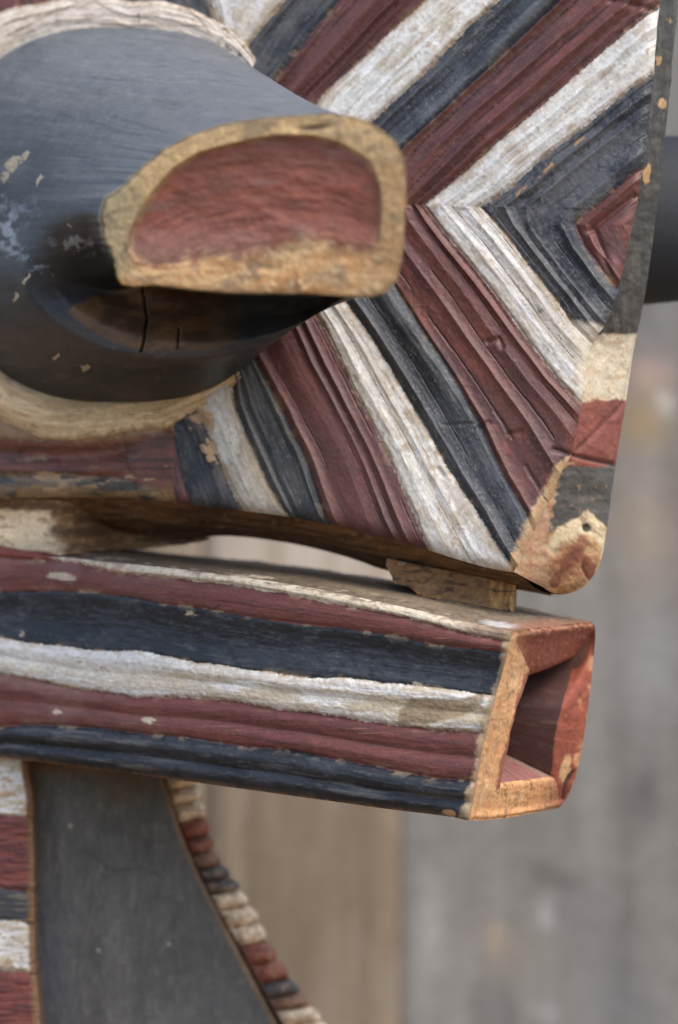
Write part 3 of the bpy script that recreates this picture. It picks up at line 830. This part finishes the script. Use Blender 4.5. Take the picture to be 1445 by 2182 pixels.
def box_front():
    nu, nv = 640, 300
    G = coons(resample(BTOP, nu, 2), resample(BBOT, nu, 2), resample([(-120, 1148), (-120, 1602)], nv), resample(BRT, nv, 1))
    x, y = G[..., 0], G[..., 1]
    low = 7 * (fbm(x / 170, y / 120, 131) - .5) * 2; fin = 4 * (fbm(x / 30, y / 8, 132, 4, .6) - .5) * 2 + 2.5 * (vn(x / 4, y / 3.5, 142) - .5)
    def band(yy):
        F = np.stack([np.interp(x, [p[0] for p in b], [p[1] for p in b]) for b in BOX_B])
        idx = (yy[None] > F).sum(0)
        top = np.interp(x, [p[0] for p in BTOP], [p[1] for p in BTOP]); bot = np.interp(x, [p[0] for p in BBOT], [p[1] for p in BBOT])
        Fe = np.concatenate([top[None] - 4, F, bot[None] + 4])
        lo = np.take_along_axis(Fe, idx[None], 0)[0]; hi = np.take_along_axis(Fe, (idx + 1)[None], 0)[0]
        return idx, np.clip((yy - lo) / np.maximum(hi - lo, 1), 0, 1), np.minimum(yy - lo, hi - yy)
    gid, gf, gd = band(y + low * .5)
    idx, f, ed = band(y + low + fin)
    q = gid + gf
    gr = fbm(x / 150, q * 9, 133, 4); gr2 = fbm(x / 44, q * 24, 134, 4); hair = fbm(x / 55, y / 2.6, 140, 3)
    sp = vn(x / 3.2, y / 3.2, 135); s2 = fbm(x / 8, y / 7, 136, 3); cl = fbm(x / 70, y / 40, 137)
    cw = mix(C_WHITE, (.54, .47, .35), sm(.4, .7, gr) * .8)
    cw = mix(cw, (.76, .76, .74), sm(.55, .75, gr2) * .6)
    cw = mix(cw, (.40, .32, .21), sm(.58, .72, .5 * gr2 + .5 * s2) * .75)
    cw = mix(cw, (.44, .35, .22), sm(.34, .56, cl * .6 + gr2 * .4) * sm(.22, .42, f) * sm(.9, .68, f) * sm(100, 600, x) * .8)
    cw = mix(cw, (.74, .74, .71), sm(.30, .12, f) * sm(.35, .55, gr2) * .6)
    cw = mix(cw, C_TAN, np.exp(-np.maximum(ed, 0) / 7) * sm(.35, .6, s2) * .8)
    # flaked patch near the mouth
    fk = sm(6, -4, sdist(x + fin * .6, y + low, [(850, 1520), (880, 1490), (985, 1495), (1030, 1478), (1025, 1510), (980, 1530), (900, 1545), (848, 1540)]))
    cw = mix(cw, mix((.36, .25, .13), (.24, .18, .11), s2), fk * .85)
    cr = mix((.155, .048, .038), (.10, .036, .030), sm(.42, .7, gr) * .8)
    cr = mix(cr, (.22, .068, .055), sm(.55, .75, hair) * .6)
    cr = mix(cr, (.34, .17, .11), sm(.70, .80, .6 * hair + .4 * cl) * .8)
    cr = mix(cr, (.24, .14, .115), sm(500, -60, x) * sm(.35, .7, cl) * .5)
    cb = mix((.014, .018, .024), (.028, .033, .040), sm(.35, .7, cl))
    cb = mix(cb, (.085, .090, .095), sm(.52, .75, .6 * gr2 + .4 * s2) * .6)
    cb = mix(cb, (.010, .011, .014), sm(.60, .70, fbm(x / 22, y / 13, 143)) * .7)
    cb = mix(cb, (.13, .125, .12), sm(.6, .78, gr) * (idx == 5) * .6)
    cc = mix((.56, .47, .33), (.66, .60, .48), gr)
    cc = mix(cc, C_RED_DK, sm(.50, .60, fbm(x / 34, y / 7, 138)) * sm(.5, .1, f) * .8)
    cc = mix(cc, (.38, .27, .16), sm(.55, .7, s2) * .6)
    pk = sm(330, 220, x) * sm(100, 190, x); cc = mix(cc, (.40, .26, .19), pk * sm(.35, .6, s2) * .8)
    lf = sm(130, 95, x + low * 2); cc = mix(cc, (.19, .05, .038), lf)
    cc = mix(cc, (.20, .12, .075), sm(960, 1020, x) * .8)
    c = np.select([(idx == 0)[..., None], np.isin(idx, [1, 4])[..., None], np.isin(idx, [2, 5])[..., None]], [cc, cr, cb], cw)
    chip = sm(.57, .66, fbm(x / 26, y / 12, 139)) * np.exp(-np.maximum(ed, 0) / 4)
    c = mix(c, (.46, .35, .22), chip * .6)
    for cx, cy, rx, ry in ((130, 1228, 30, 9), (405, 1308, 14, 6), (320, 1535, 16, 6), (890, 1462, 11, 7), (125, 1518, 9, 6), (42, 1350, 5, 6)):
        c = mix(c, (.52, .43, .31), sm(1.2, .7, blob(x + fin * 3.5, y + fin * 1.6, cx, cy, rx, ry, 4)) * .9)
    for pts in ([(240, 1330), (300, 1340), (318, 1352)], [(470, 1290), (450, 1300), (400, 1312)], [(560, 1318), (640, 1350)]):
        c = mix(c, (.012, .014, .018), sm(3, 1, line_d(x + fin * .5, y + fin * .5, pts)) * .8)
    # worn ragged end: paint stops short of the mouth
    ex = np.interp(y, [1345, 1400, 1500, 1560, 1650, 1748], [1078, 1066, 1044, 1022, 1006, 972])
    wn = sm(-4, 5, x + fin * 1.7 + low * 1.5 - ex)
    c = mix(c, mix((.47, .34, .19), (.24, .18, .12), s2), wn * .9)
    # dirt-brown along the very bottom edge
    vv = np.linspace(0, 1, nv)[:, None] + 0 * x
    c = mix(c, (.22, .12, .06), sm(.975, 1, vv) * sm(.35, .6, s2))
    c = mix(c, (.55, .38, .2), sm(1.2, .8, blob(x + fin * .6, y, 955, 1733, 16, 8)) * .9)
    amp = np.asarray([.5, .6, -1.6, .7, .9, 1.7])[gid]
    nr = np.asarray([1, 1, 1, 2, 2, 2])[gid]
    ph = gf * nr
    tri = np.sin(np.pi * (ph % 1.0)) ** 1.2
    wr_ = np.where(np.isin(idx, [1, 4]), .55, 1.0)
    h = amp * tri + .34 * wr_ * (gr - .5) + .2 * wr_ * (gr2 - .5) + .08 * (hair - .5) + .07 * (s2 - .5)
    h -= .4 * np.exp(-(gd / 4) ** 2)
    h += np.where(np.isin(idx, [2, 5]), .45, .12) * (fbm(x / 30, y / 13, 143) - .5) + np.where(np.isin(idx, [0, 3]), .3, .1) * (s2 - .5)
    h += 1.2 * (fbm(x / 300, y / 120, 141, 2) - .5) + np.where(np.isin(idx, [0, 3]), .35, 0) * sm(0, 4, ed) - fk * .4
    uu = np.linspace(1, 0, nu)[None] * 1100
    h -= (5.0 * np.exp(-(1 - vv) * 450 / 20) + 2.0 * np.exp(-vv * 450 / 10)) * sm(0, 50, uu)
    h *= sm(-4, 14, uu)
    V = P(x, y, d_box(x, y))
    V = V + face_eye(V, gnormals(V)) * (h * MM)[..., None]
    ro = np.select([np.isin(idx, [0, 3]), np.isin(idx, [1, 4])], [.8, .6], .55)
    return V, rgba(c, ro), gid

V_bf, C_bf, ID_bf = box_front()
AX0 = P(1092, 1345, d_box(1092, 1345)); AX1 = P(0, 1175, d_box(0, 1175))
AXIS = (AX1 - AX0) / np.linalg.norm(AX1 - AX0)            # runs into the tube
D_BACK = P(1262, 1325, 1.119) - AX0                         # from front edge to back edge, top
D_BACKB = P(1192, 1721, 1.117) - P(1000, 1748, d_box(1000, 1748))

def box_body():
    grids = []
    a = V_bf[0]; b = P(*resample(BTOP, len(a), 2).T, d_box(*resample(BTOP, len(a), 2).T)) + D_BACK
    m = 60
    V = ruled(a, b, m)
    v = np.linspace(0, 1, m)[:, None] + 0 * V[..., 0]
    xm = V[..., 0] * 7000
    g = fbm(xm / 60, v * 8, 151); s = fbm(xm / 10, v * 20, 152)
    c = mix((.15, .112, .075), (.24, .185, .125), g)
    c = mix(c, (.085, .06, .045), sm(.55, .72, s) * .7)
    c = mix(c, (.10, .075, .05), sm(950, 500, V[..., 0] / (K * V[..., 1]) + W0 / 2) * .6)
    c = mix(c, (.5, .42, .30), sm(.60, .72, fbm(xm / 25, v * 10, 153)) * sm(.3, .05, v) * .9)
    c = mix(c, (.27, .12, .07), sm(.94, 1, np.linspace(0, 1, V.shape[1])[None] + .02 * (s - .5)) * .8)
    eu = (1 - np.linspace(0, 1, V.shape[1])[None]) * 1180 + 0 * v
    zz = 14 * (fbm(eu / 12, v * 9, 157, 4, .6) - .5)
    c = mix(c, (.60, .58, .54), sm(1.25, .3, np.hypot((eu - 52 + zz) / 38, (v - .12 + zz * .006) / .10)) * .95)  # bright white glint near the mouth end, painted into the top's colour
    ro = .7 - .35 * sm(1.15, .6, np.hypot((eu - 52 + zz) / 38, (v - .12 + zz * .006) / .10))
    h = .9 * (g - .5) + .5 * (s - .5) + .8 * np.sin(np.pi * v)
    V = V + np.array([0, -.1, 1.0]) * (h * sm(0, .12, v) * sm(0, 30, eu) * MM)[..., None]
    grids.append((V, rgba(c, ro)))
    top_back = V[-1]
    a2 = V_bf[-1]; pb = resample(BBOT, len(a2), 2)
    b2 = P(*pb.T, d_box(*pb.T)) + D_BACKB
    V2 = ruled(a2, b2, 14)
    g = fbm(V2[..., 0] * 120, V2[..., 1] * 300, 155)
    grids.append((V2, rgba(mix((.15, .085, .045), (.08, .05, .035), g), .75)))
    V3 = ruled(top_back, b2, 12)
    grids.append((V3, rgba(mix((.10, .06, .04), (.16, .06, .045), fbm(V3[..., 0] * 90, V3[..., 2] * 90, 156)), .75)))
    le = np.stack([np.stack([V_bf[0, 0], top_back[0]]), np.stack([V_bf[-1, 0], b2[0]])])
    grids.append((le, plain(le, (.1, .06, .04))))
    return join_grids('mouth', grids, M_WOOD, ROOT, 'square hollow mouth standing out below the plate')
mouth = box_body()
split_obj([b + '_stripe' for b in BOX_BAND], ID_bf, V_bf, C_bf, M_PAINT, mouth)

def box_end():
    # four sides: top, right, bottom, left; outer loop against opening
    nside = 150
    So = [[(1092, 1344), (1120, 1340), (1180, 1334), (1240, 1326), (1259, 1326)], [(1259, 1326), (1268, 1334), (1269, 1352), (1262, 1430), (1254, 1500), (1244, 1575), (1229, 1650), (1210, 1700), (1192, 1721)],
          [(1192, 1721), (1150, 1730), (1080, 1743), (1040, 1748), (1000, 1748)], [(1000, 1748), (1018, 1650), (1036, 1560), (1052, 1500), (1078, 1405), (1092, 1344)]]
    Si = [[(1134, 1441), (1160, 1432), (1200, 1415), (1238, 1398)], [(1238, 1398), (1218, 1460), (1196, 1530), (1187, 1595), (1183, 1656)],
          [(1183, 1656), (1150, 1660), (1110, 1665), (1071, 1669)], [(1071, 1669), (1086, 1610), (1102, 1527), (1120, 1470), (1134, 1441)]]
    O = np.concatenate([resample(s, nside + 1, 1)[:-1] for s in So]); I = np.concatenate([resample(s, nside + 1, 1)[:-1] for s in Si])
    n = len(O)
    def dend(x, y):
        xl = np.interp(y, [1344, 1405, 1500, 1560, 1650, 1748], [1092, 1078, 1052, 1036, 1018, 1000]); xr = np.interp(y, [1325, 1430, 1500, 1575, 1650, 1721], [1265, 1262, 1254, 1244, 1229, 1192])
        a = np.clip((x - xl) / (xr - xl), 0, 1)
        return d_box(xl, y) * (1 - a) + 1.118 * a
    side = np.repeat(np.arange(4), nside)
    frac = np.tile(np.linspace(0, 1, nside, endpoint=False), 4)
    sink = np.where(side == 0, 1.0, 0.0)                    # the top strip slopes inwards
    sink = np.where(side == 1, sm(.45, 0, frac), sink); sink = np.where(side == 3, sm(.6, 1, frac), sink)
    m = 56
    v = np.linspace(0, 1, m)[:, None]
    R = ruled(O, I, m); x, y = R[..., 0], R[..., 1]
    V = P(x, y, dend(x, y) + .013 * sink[None] * v)
    w = 6 * (fbm(x / 12, y / 12, 161, 3) - .5) * 2; wl = 10 * (fbm(x / 45, y / 45, 162) - .5) * 2
    g = fbm(x / 6 + y / 26, y / 90, 163); s = fbm(x / 7, y / 7, 164, 4, .6); g2 = fbm(x / 46, y / 30, 165); gb = fbm(x / 4.5, y / 70, 166)
    wood = mix((.56, .27, .12), (.68, .40, .19), g2); wood = mix(wood, (.22, .11, .06), sm(.54, .68, .55 * s + .45 * g) * .75); wood = mix(wood, (.70, .47, .25), sm(.55, .75, g) * .5)
    red = mix((.30, .085, .048), (.22, .068, .045), g2); red = mix(red, (.36, .18, .12), sm(.58, .75, s) * .5)
    redb = mix((.32, .085, .045), (.24, .066, .040), g2)
    c = wood.copy()
    sidew = side[None] + 0 * x
    c = mix(c, red, (sidew == 0) * sm(1092, 1140, x + w * 2 + 6))
    c = mix(c, (.50, .27, .15), (sidew == 0) * sm(.22, .05, v + .02 * w) * sm(.35, .6, s) * .7)
    c = mix(c, redb, (sidew == 1) * 1.0)
    c = mix(c, (.55, .28, .14), (sidew == 1) * sm(.45, .1, v + .03 * wl) * sm(.42, .6, fbm(x / 22, y / 30, 168)) * .9)
    c = mix(c, (.58, .35, .17), sm(1.2, .8, blob(x + w * .6, y + w * .6, 1206, 1637, 11, 30, 10)) * .9)
    c = mix(c, (.26, .08, .05), (sidew == 3) * sm(.72, .86, v + .035 * wl / 2 + .02 * w) * .9)
    c = mix(c, wood * np.array([1.05, .98, .9]), (sidew == 2) * 1.0)
    c = mix(c, (.30, .10, .06), (sidew == 2) * sm(1130, 1215, x + wl * 2) * .75)
    c = mix(c, (.12, .08, .05), (sidew == 2) * sm(.66, .74, .75 * gb + .25 * s) * .7)
    c = mix(c, (.10, .07, .05), sm(.97, 1, v) * sm(.3, .6, s) * .6)
    c = mix(c, (.06, .03, .025), sm(4, 1.5, line_d(x + w * .3, y, [(1200, 1702), (1206, 1672), (1222, 1645)])) * .9)
    h = .8 * (g2 - .5) + .16 * (s - .5) + .35 * (np.where(side[None] == 2, gb, g) - .5)
    h = h * sm(0, .08, v) + .5 * np.exp(-((v - .12) / .1) ** 2) * sm(0, .1, v) - 1.2 * np.exp(-(1 - v) / .05) - 1.0 * np.exp(-(line_d(x, y, [(1200, 1702), (1206, 1672), (1222, 1645)]) / 4) ** 2)
    nv_ = -AXIS
    V = V + nv_ * (h * MM)[..., None]
    q = grid_quads(m, n, True).reshape(-1, 4)
    me = raw_mesh('mouth_frame', (V - ROOT_LOC).reshape(-1, 3), q, rgba(c, .72).reshape(-1, 4), M_WOOD)
    fr = link(bpy.data.objects.new('mouth_frame', me), mouth, 'worn orange and red frame round the hollow of the mouth')
    # hollow: tapering pit
    m2 = 110
    v = np.linspace(0, 1, m2)[:, None]
    A = V[-1]
    ctr = A.mean(0)
    Bp = ctr + (A - ctr) * .18 + AXIS * .040
    HV = ruled(A, Bp, m2)
    px = HV[..., 0] / (K * HV[..., 1]) + W0 / 2; py = (CZ - HV[..., 2]) / (K * HV[..., 1]) + H0 / 2
    ss = frac[None] + 0 * v
    g = fbm(side[None] * 5 + ss * 5, v * 3, 171); s = fbm(side[None] * 9 + ss * 26, v * 12, 172)
    c = mix((.095, .034, .026), (.06, .024, .020), g)  # walls darker than the frame: shade of the hollow put into the red
    c = mix(c, (.16, .05, .036), (side[None] == 0) * .6 + 0 * v)
    fl = (side[None] == 2) + 0 * v
    c = mix(c, mix((.33, .14, .11), (.26, .105, .085), s), fl * .9)
    c = mix(c, (.30, .21, .16), fl * sm(.22, .02, ss + .1 * (s - .5)) * .8)
    ck = fl * np.clip(sm(.016, .006, np.abs(ss - .62 + .06 * np.sin(v * 7))) + sm(.012, .004, np.abs(ss - .30 - .05 * np.sin(v * 6))) + .6 * sm(.008, .003, np.abs(ss - .45)), 0, 1) * sm(.6, .45, v)
    c = mix(c, (.03, .02, .018), ck * .9)
    c = mix(c, (.14, .085, .06), (side[None] == 1) * sm(.6, .75, s) * .3)
    hh = .8 * (g - .5) + .4 * (s - .5) - 1.0 * ck
    inw = ctr + AXIS * .012 - HV; inw /= np.linalg.norm(inw, axis=-1, keepdims=True)
    HV = HV + inw * (hh * sm(0, .06, v) * MM)[..., None]
    cap = np.stack([HV[-1], np.broadcast_to(HV[-1].mean(0), HV[-1].shape)])
    HV = np.concatenate([HV, cap[1:]]); c = np.concatenate([c, c[-1:]])
    me = raw_mesh('hollow', (HV - ROOT_LOC).reshape(-1, 3), grid_quads(m2 + 1, n, True).reshape(-1, 4), rgba(c, .75).reshape(-1, 4), M_PAINT)
    link(bpy.data.objects.new('hollow', me), mouth, 'red painted pit inside the mouth, cracked along its floor')
box_end()

# ---- web of bare wood at the left and peg at the right join plate and mouth
def web():
    nu, nv = 240, 60
    top = resample([(-120, 1066), (0, 1060), (150, 1066), (260, 1085), (340, 1105), (430, 1130)], nu, 2)
    bot = resample([(-120, 1166), (0, 1176), (100, 1182), (140, 1184), (250, 1170), (330, 1165), (400, 1160), (440, 1150)], nu, 2)
    G = ruled(top, bot, nv); x, y = G[..., 0], G[..., 1]
    v = np.linspace(0, 1, nv)[:, None] + 0 * x
    d = (d_plate(x, y) + .005 + .024 * sm(110, 300, x)) * (1 - v) + (d_box(x, y) + .0015 + .040 * sm(110, 280, x)) * v + .006 * np.sin(np.pi * v)
    V = P(x, y, d)
    g = fbm(x / 70, y / 16, 181); s = fbm(x / 14, y / 9, 182)
    w = 10 * (fbm(x / 16, y / 12, 183) - .5) * 2
    c = mix((.23, .125, .055), (.12, .066, .034), sm(.35, .65, g)); c = mix(c, (.40, .26, .14), sm(.6, .72, s) * .4)
    lc = sm(122, 100, x + w * 1.5) * sm(1082, 1092, y + w * .5)
    c = mix(c, mix((.72, .51, .28), (.78, .61, .40), g), lc * .95)
    c = mix(c, (.5, .39, .25), sm(150, 120, x + w * 2) * sm(1140, 1165, y) * .8)
    c = mix(c, (.34, .22, .12), lc * sm(.62, .72, s) * .8)
    c = mix(c, (.20, .055, .04), sm(1166, 1172, y + w * .4 - .06 * x) * sm(120, 90, x + w * 2))
    h = 1.6 * (g - .5) + .8 * (s - .5)
    V = V + face_eye(V, gnormals(V)) * (h * MM)[..., None]
    b = V[-1] + np.array([.001, .012, .0]); t = V[0] + np.array([.001, .012, 0])
    Vb = ruled(V[-1], b, 5); Vt = ruled(V[0], t, 5); Vr = ruled(V[:, -1], V[:, -1] + np.array([.001, .012, 0]), 5)
    join_grids('web', [(V, rgba(c, .8)), (Vb, plain(Vb, (.15, .08, .04))), (Vt, plain(Vt, (.15, .08, .04))), (Vr, plain(Vr, (.2, .11, .05)))], M_WOOD, ROOT, 'brown bare wood joining plate and mouth at the left')
web()

def peg():
    nu, nv = 150, 60
    top = resample([(824, 1190), (900, 1205), (1000, 1225), (1100, 1240)], nu)
    bot = resample([(842, 1243), (870, 1256), (905, 1268), (960, 1288), (1040, 1302), (1098, 1302)], nu, 1)
    lf = resample([(824, 1190), (822, 1206), (834, 1224), (838, 1236), (842, 1243)], nv); rt = resample([(1100, 1240), (1099, 1270), (1098, 1302)], nv)
    G = coons(top, bot, lf, rt); x, y = G[..., 0], G[..., 1]
    d = 1.108 + 0 * x + .00002 * (1100 - x) - .005 * np.linspace(0, 1, nv)[:, None] ** 3
    V = P(x, y, d)
    g = fbm(x / 5, y / 50, 191); s = fbm(x / 12, y / 12, 192); g2 = fbm(x / 36, y / 18, 193)
    c = mix((.36, .195, .085), (.21, .118, .058), g2); c = mix(c, (.12, .075, .045), sm(.55, .7, s) * .6)
    raw = sm(1030, 1052, x + 8 * (s - .5)); c = mix(c, mix((.50, .29, .11), (.30, .16, .06), sm(.4, .6, g)), raw)
    c = mix(c, (.075, .045, .028), sm(.60, .70, fbm(x / 30, y / 7, 194, 4)) * .8)
    c = mix(c, (.36, .23, .125), sm(.60, .72, fbm(x / 22 + 4, y / 12, 195)) * .6)
    c = mix(c, (.44, .34, .23), sm(1288, 1300, y + 14 * (s - .5) - (x - 960) * .05) * .5)
    h = 2.4 * (g2 - .5) + 1.3 * (s - .5) + raw * 2.2 * (g - .5)
    V = V + face_eye(V, gnormals(V)) * (h * MM)[..., None]
    off = np.array([.0015, .024, .0])
    gs = [(V, rgba(c, .85))]
    for e in (V[:, 0], V[:, -1]):
        r = ruled(e, e + off, 6); gs.append((r, plain(r, (.30, .17, .075))))
    bk = V[::10, ::15] + off; gs.append((bk, plain(bk, (.2, .12, .06))))
    join_grids('peg', gs, M_WOOD, ROOT, 'short rough wooden peg between plate and mouth')
peg()

# ---- a second dark horn standing out behind the plate at the right
def horn():
    a = P(1230, 478, 1.142); b = P(1900, 440, 1.175)
    n, m = 80, 60
    t = np.linspace(0, 1, m)[:, None, None]; ph = np.linspace(0, 2 * np.pi, n)
    ax = (b - a) / np.linalg.norm(b - a)
    up = np.array([0, 0, 1.0]) - ax * ax[2]; up /= np.linalg.norm(up); sd = np.cross(ax, up)
    rad = .0268 * (1 - .12 * t) * np.where(t > .93, np.sqrt(np.clip(1 - ((t - .93) / .075) ** 2, 0.0, 1)), 1)
    V = a + (b - a) * t + rad * (np.cos(ph)[None, :, None] * up * 1.0 + np.sin(ph)[None, :, None] * sd)
    g = fbm(V[..., 0] * 60, V[..., 2] * 200, 201)
    c = mix((.030, .034, .042), (.06, .066, .078), g)
    grid_obj('horn', V, rgba(c * .5, .68), M_BEAK, ROOT, 'dark rounded horn seen behind the right edge of the plate')
horn()

# ---- lower panel under the mouth
def lower():
    YB = 3600
    dl = 1.156
    # striped board at far left
    nu, nv = 90, 520
    xr = lambda y: np.interp(y, [1560, 1640, 1700, 1900, 2050, 2182, YB], [54, 58, 68, 72, 74, 86, 180])
    ys = np.concatenate([np.linspace(1560, 2260, 460), np.linspace(2280, YB, 60)])
    u = np.linspace(0, 1, nu)[None]
    y = ys[:, None] + 0 * u; x = -160 + (xr(y) + 160) * u
    d = 1.142 - .00002 * x + .004 * sm(.93, 1, u)
    V = P(x, y, d)
    w = 6 * (fbm(x / 20, y / 14, 211) - .5) * 2; wl = 8 * (fbm(x / 60, y / 50, 212) - .5)
    seq = [(1560, 'w'), (1735, 'r'), (1890, 'k'), (1957, 'w'), (2066, 'r'), (2190, 'k'), (2260, 'w'), (2370, 'r'), (2520, 'k'), (2600, 'w'), (2720, 'r'), (2900, 'k'), (2980, 'w'), (3120, 'r'), (3300, 'k'), (3400, 'w')]
    g = fbm(x / 50, y / 6, 213); s = fbm(x / 9, y / 9, 214)
    cols = {'w': mix(mix(C_WHITE, (.48, .40, .28), sm(.4, .65, g)), C_TAN, sm(.6, .72, s) * .8), 'r': mix((.20, .058, .045), (.11, .036, .032), sm(.35, .65, g)),
            'k': mix((.05, .052, .055), (.20, .155, .11), sm(.5, .68, g))}
    yy = y + w + wl - .14 * x
    c = cols['w']
    for y0, k in seq: c = mix(c, cols[k], sm(y0 - 3, y0 + 3, yy))
    edge = sm(.93, .97, u + .012 * (s - .5)); c = mix(c, mix((.30, .17, .085), (.20, .12, .07), s), edge)
    h = 1.0 * (g - .5) + .5 * (s - .5)
    for y0, k in seq: h = h - .8 * np.exp(-((yy - y0) / 5) ** 2)
    V = V + face_eye(V, gnormals(V)) * (h * MM)[..., None]
    sideV = ruled(V[:, -1], V[:, -1] + np.array([.001, dl + .006 - 1.142, 0]), 8)
    bk = ruled(V[::40, 0], V[::40, -1], 4) + np.array([0, .05, 0])
    join_grids('striped_board', [(V, rgba(c, .75)), (sideV, plain(sideV, (.16, .09, .05))), (bk, plain(bk, (.1, .07, .05)))], M_PAINT, ROOT, 'board banded white, red and black below the mouth at the left')
    # dark blade
    nu = 220
    xe = lambda y: np.interp(y, [1560, 1660, 1720, 1790, 1860, 1920, 1985, 2050, 2115, 2182, 2260, 2500, YB], [318, 346, 366, 391, 421, 452, 486, 520, 555, 590, 634, 700, 520])
    u = np.linspace(0, 1, nu)[None]
    y = ys[:, None] + 0 * u
    x = (xr(y) - 12) * (1 - u) + xe(y) * u
    d = dl + .010 * sm(80, 600, x) - .004 * np.sin(np.pi * u)
    V = P(x, y, d)
    g = fbm(x / 34, y / 110, 221); s = fbm(x / 9, y / 22, 222); cl = fbm(x / 90, y / 70, 223)
    c = mix((.078, .075, .070), (.118, .112, .102), sm(.2, .8, .5 * g + .5 * cl))
    c = mix(c, (.15, .142, .128), sm(.58, .75, s) * .5)
    c = mix(c, (.10, .080, .045), sm(.5, .7, cl) * sm(1950, 1700, y) * .7)
    c = mix(c, (.06, .075, .105), sm(190, 90, x) * sm(1850, 1950, y) * .6)
    c = mix(c, (.035, .032, .028), sm(6, 1, line_d(x, y + 8 * (s - .5), [(180, 1810), (240, 1855), (300, 1850), (350, 1870)])) * .4)
    c = mix(c, (.17, .085, .04), sm(1668, 1625, y + 20 * (s - .5)) * .8)
    c = mix(c, (.24, .15, .08), sm(.965, .985, u) * .9)
    c = mix(c, (.05, .046, .04), sm(.56, .72, fbm(x / 14 + y / 60, y / 120 - x / 40, 224, 3)) * .25)
    c = mix(c, (.16, .15, .13), sm(.62, .72, fbm(x / 5 - y / 30, y / 90, 225, 3)) * .2)
    c = mix(c, (.045, .032, .022), np.clip(np.exp(-u / .05) * .6 + np.exp(-(1 - u) / .05) * .6, 0, 1) * sm(.3, .6, cl))
    for cx, cy in ((360, 2012), (210, 2025), (150, 1760)): c = mix(c, (.3, .29, .27), sm(1.2, .6, blob(x, y, cx, cy, 5, 5)))
    h = .8 * (g - .5) + .35 * (s - .5)
    V = V + face_eye(V, gnormals(V)) * (h * MM)[..., None]
    bk = V[::20, ::20] + np.array([0, .02, 0])
    sd = ruled(V[:, -1], V[:, -1] + np.array([.001, .02, 0]), 5)
    join_grids('blade', [(V, rgba(c, .7)), (bk, plain(bk, (.07, .06, .05))), (sd, plain(sd, (.2, .12, .07)))], M_BEAK, ROOT, 'plain dark grey panel under the mouth')
    # toothed edge
    yk = np.linspace(1600, 2330, 400)
    sx0 = np.interp(yk, [1600, 1660, 1745, 1830, 1900, 1960, 2020, 2100, 2182, 2330], [325, 352, 380, 412, 448, 482, 518, 562, 608, 700])
    sx1 = np.interp(yk, [1600, 1660, 1745, 1830, 1900, 1960, 2020, 2100, 2182, 2330], [400, 420, 440, 462, 512, 548, 575, 625, 688, 800])
    strip = np.stack([P(sx0 - 8, yk, dl + .012), P((sx0 + sx1) / 2, yk, dl + .014), P(sx1 - 14, yk, dl + .018), P(sx1 - 14, yk, dl + .03), P(sx0, yk, dl + .03)])
    gg = fbm(strip[..., 0] * 300, strip[..., 2] * 300, 231)
    so = grid_obj('toothed_edge', strip, rgba(mix((.30, .18, .095), (.19, .12, .07), gg), .8), M_WOOD, ROOT, 'edge of small rounded teeth painted cream, red and black')
    cols = {'c': (.80, .62, .42), 'r': (.27, .085, .055), 'k': (.10, .092, .085), 'b': (.24, .13, .08)}
    seq = [(1632, 'k'), (1672, 'c'), (1698, 'c'), (1734, 'c'), (1772, 'r'), (1806, 'r'), (1838, 'b'), (1866, 'k'), (1893, 'k'), (1922, 'c'), (1957, 'c'), (1996, 'c'), (2036, 'r'), (2078, 'r'), (2114, 'k'), (2140, 'b'), (2168, 'c'), (2202, 'c'), (2240, 'r'), (2280, 'r')]
    ycs = np.array([q_[0] for q_ in seq], float)
    cuts = np.concatenate([[ycs[0] - 20], (ycs[1:] + ycs[:-1]) / 2, [ycs[-1] + 20]])
    for i, (yc, k) in enumerate(seq):
        ss = np.linspace(0, 1, 19)[:, None]; uu = np.linspace(0, 1, 26)[None]
        yy = cuts[i] + (cuts[i + 1] - cuts[i]) * ss + 0 * uu
        bump = np.sin(np.pi * ss) ** .6
        x0 = np.interp(yy, yk, sx0) - 4; x1 = np.interp(yy, yk, sx1) - 10 + 11 * bump
        ue = np.clip(uu / .72, 0, 1); back = np.clip((uu - .72) / .28, 0, 1)
        x = x0 + (x1 - x0) * ue
        y = yy - 11 * ue ** 1.5 + 5 * (fbm(x / 18 + i, yy / 18, 239) - .5)
        dd = dl + .013 - (.0042 * bump + .0022) * np.sin(np.pi * np.clip(ue * .93 + .07, 0, 1)) ** .55 + .016 * back
        dd = dd + .0012 * (fbm(x / 14, yy / 14, 240 + i) - .5)
        V = P(x, y, dd)
        nn = fbm(x / 16 + i * 3, yy / 12, 241, 3); n2 = fbm(x / 9, yy / 9, 242)
        c = mix(np.asarray(cols[k]), np.asarray(cols[k]) * .62, sm(.45, .75, nn)); c = mix(c, (.34, .21, .12), sm(.55, .72, n2) * .6)
        c = mix(c, (.22, .14, .085), sm(.30, .0, bump + 0 * uu + .5 * (nn - .5)) * .5)
        grid_obj('tooth', V, rgba(c, .75), M_PAINT, so)
lower()
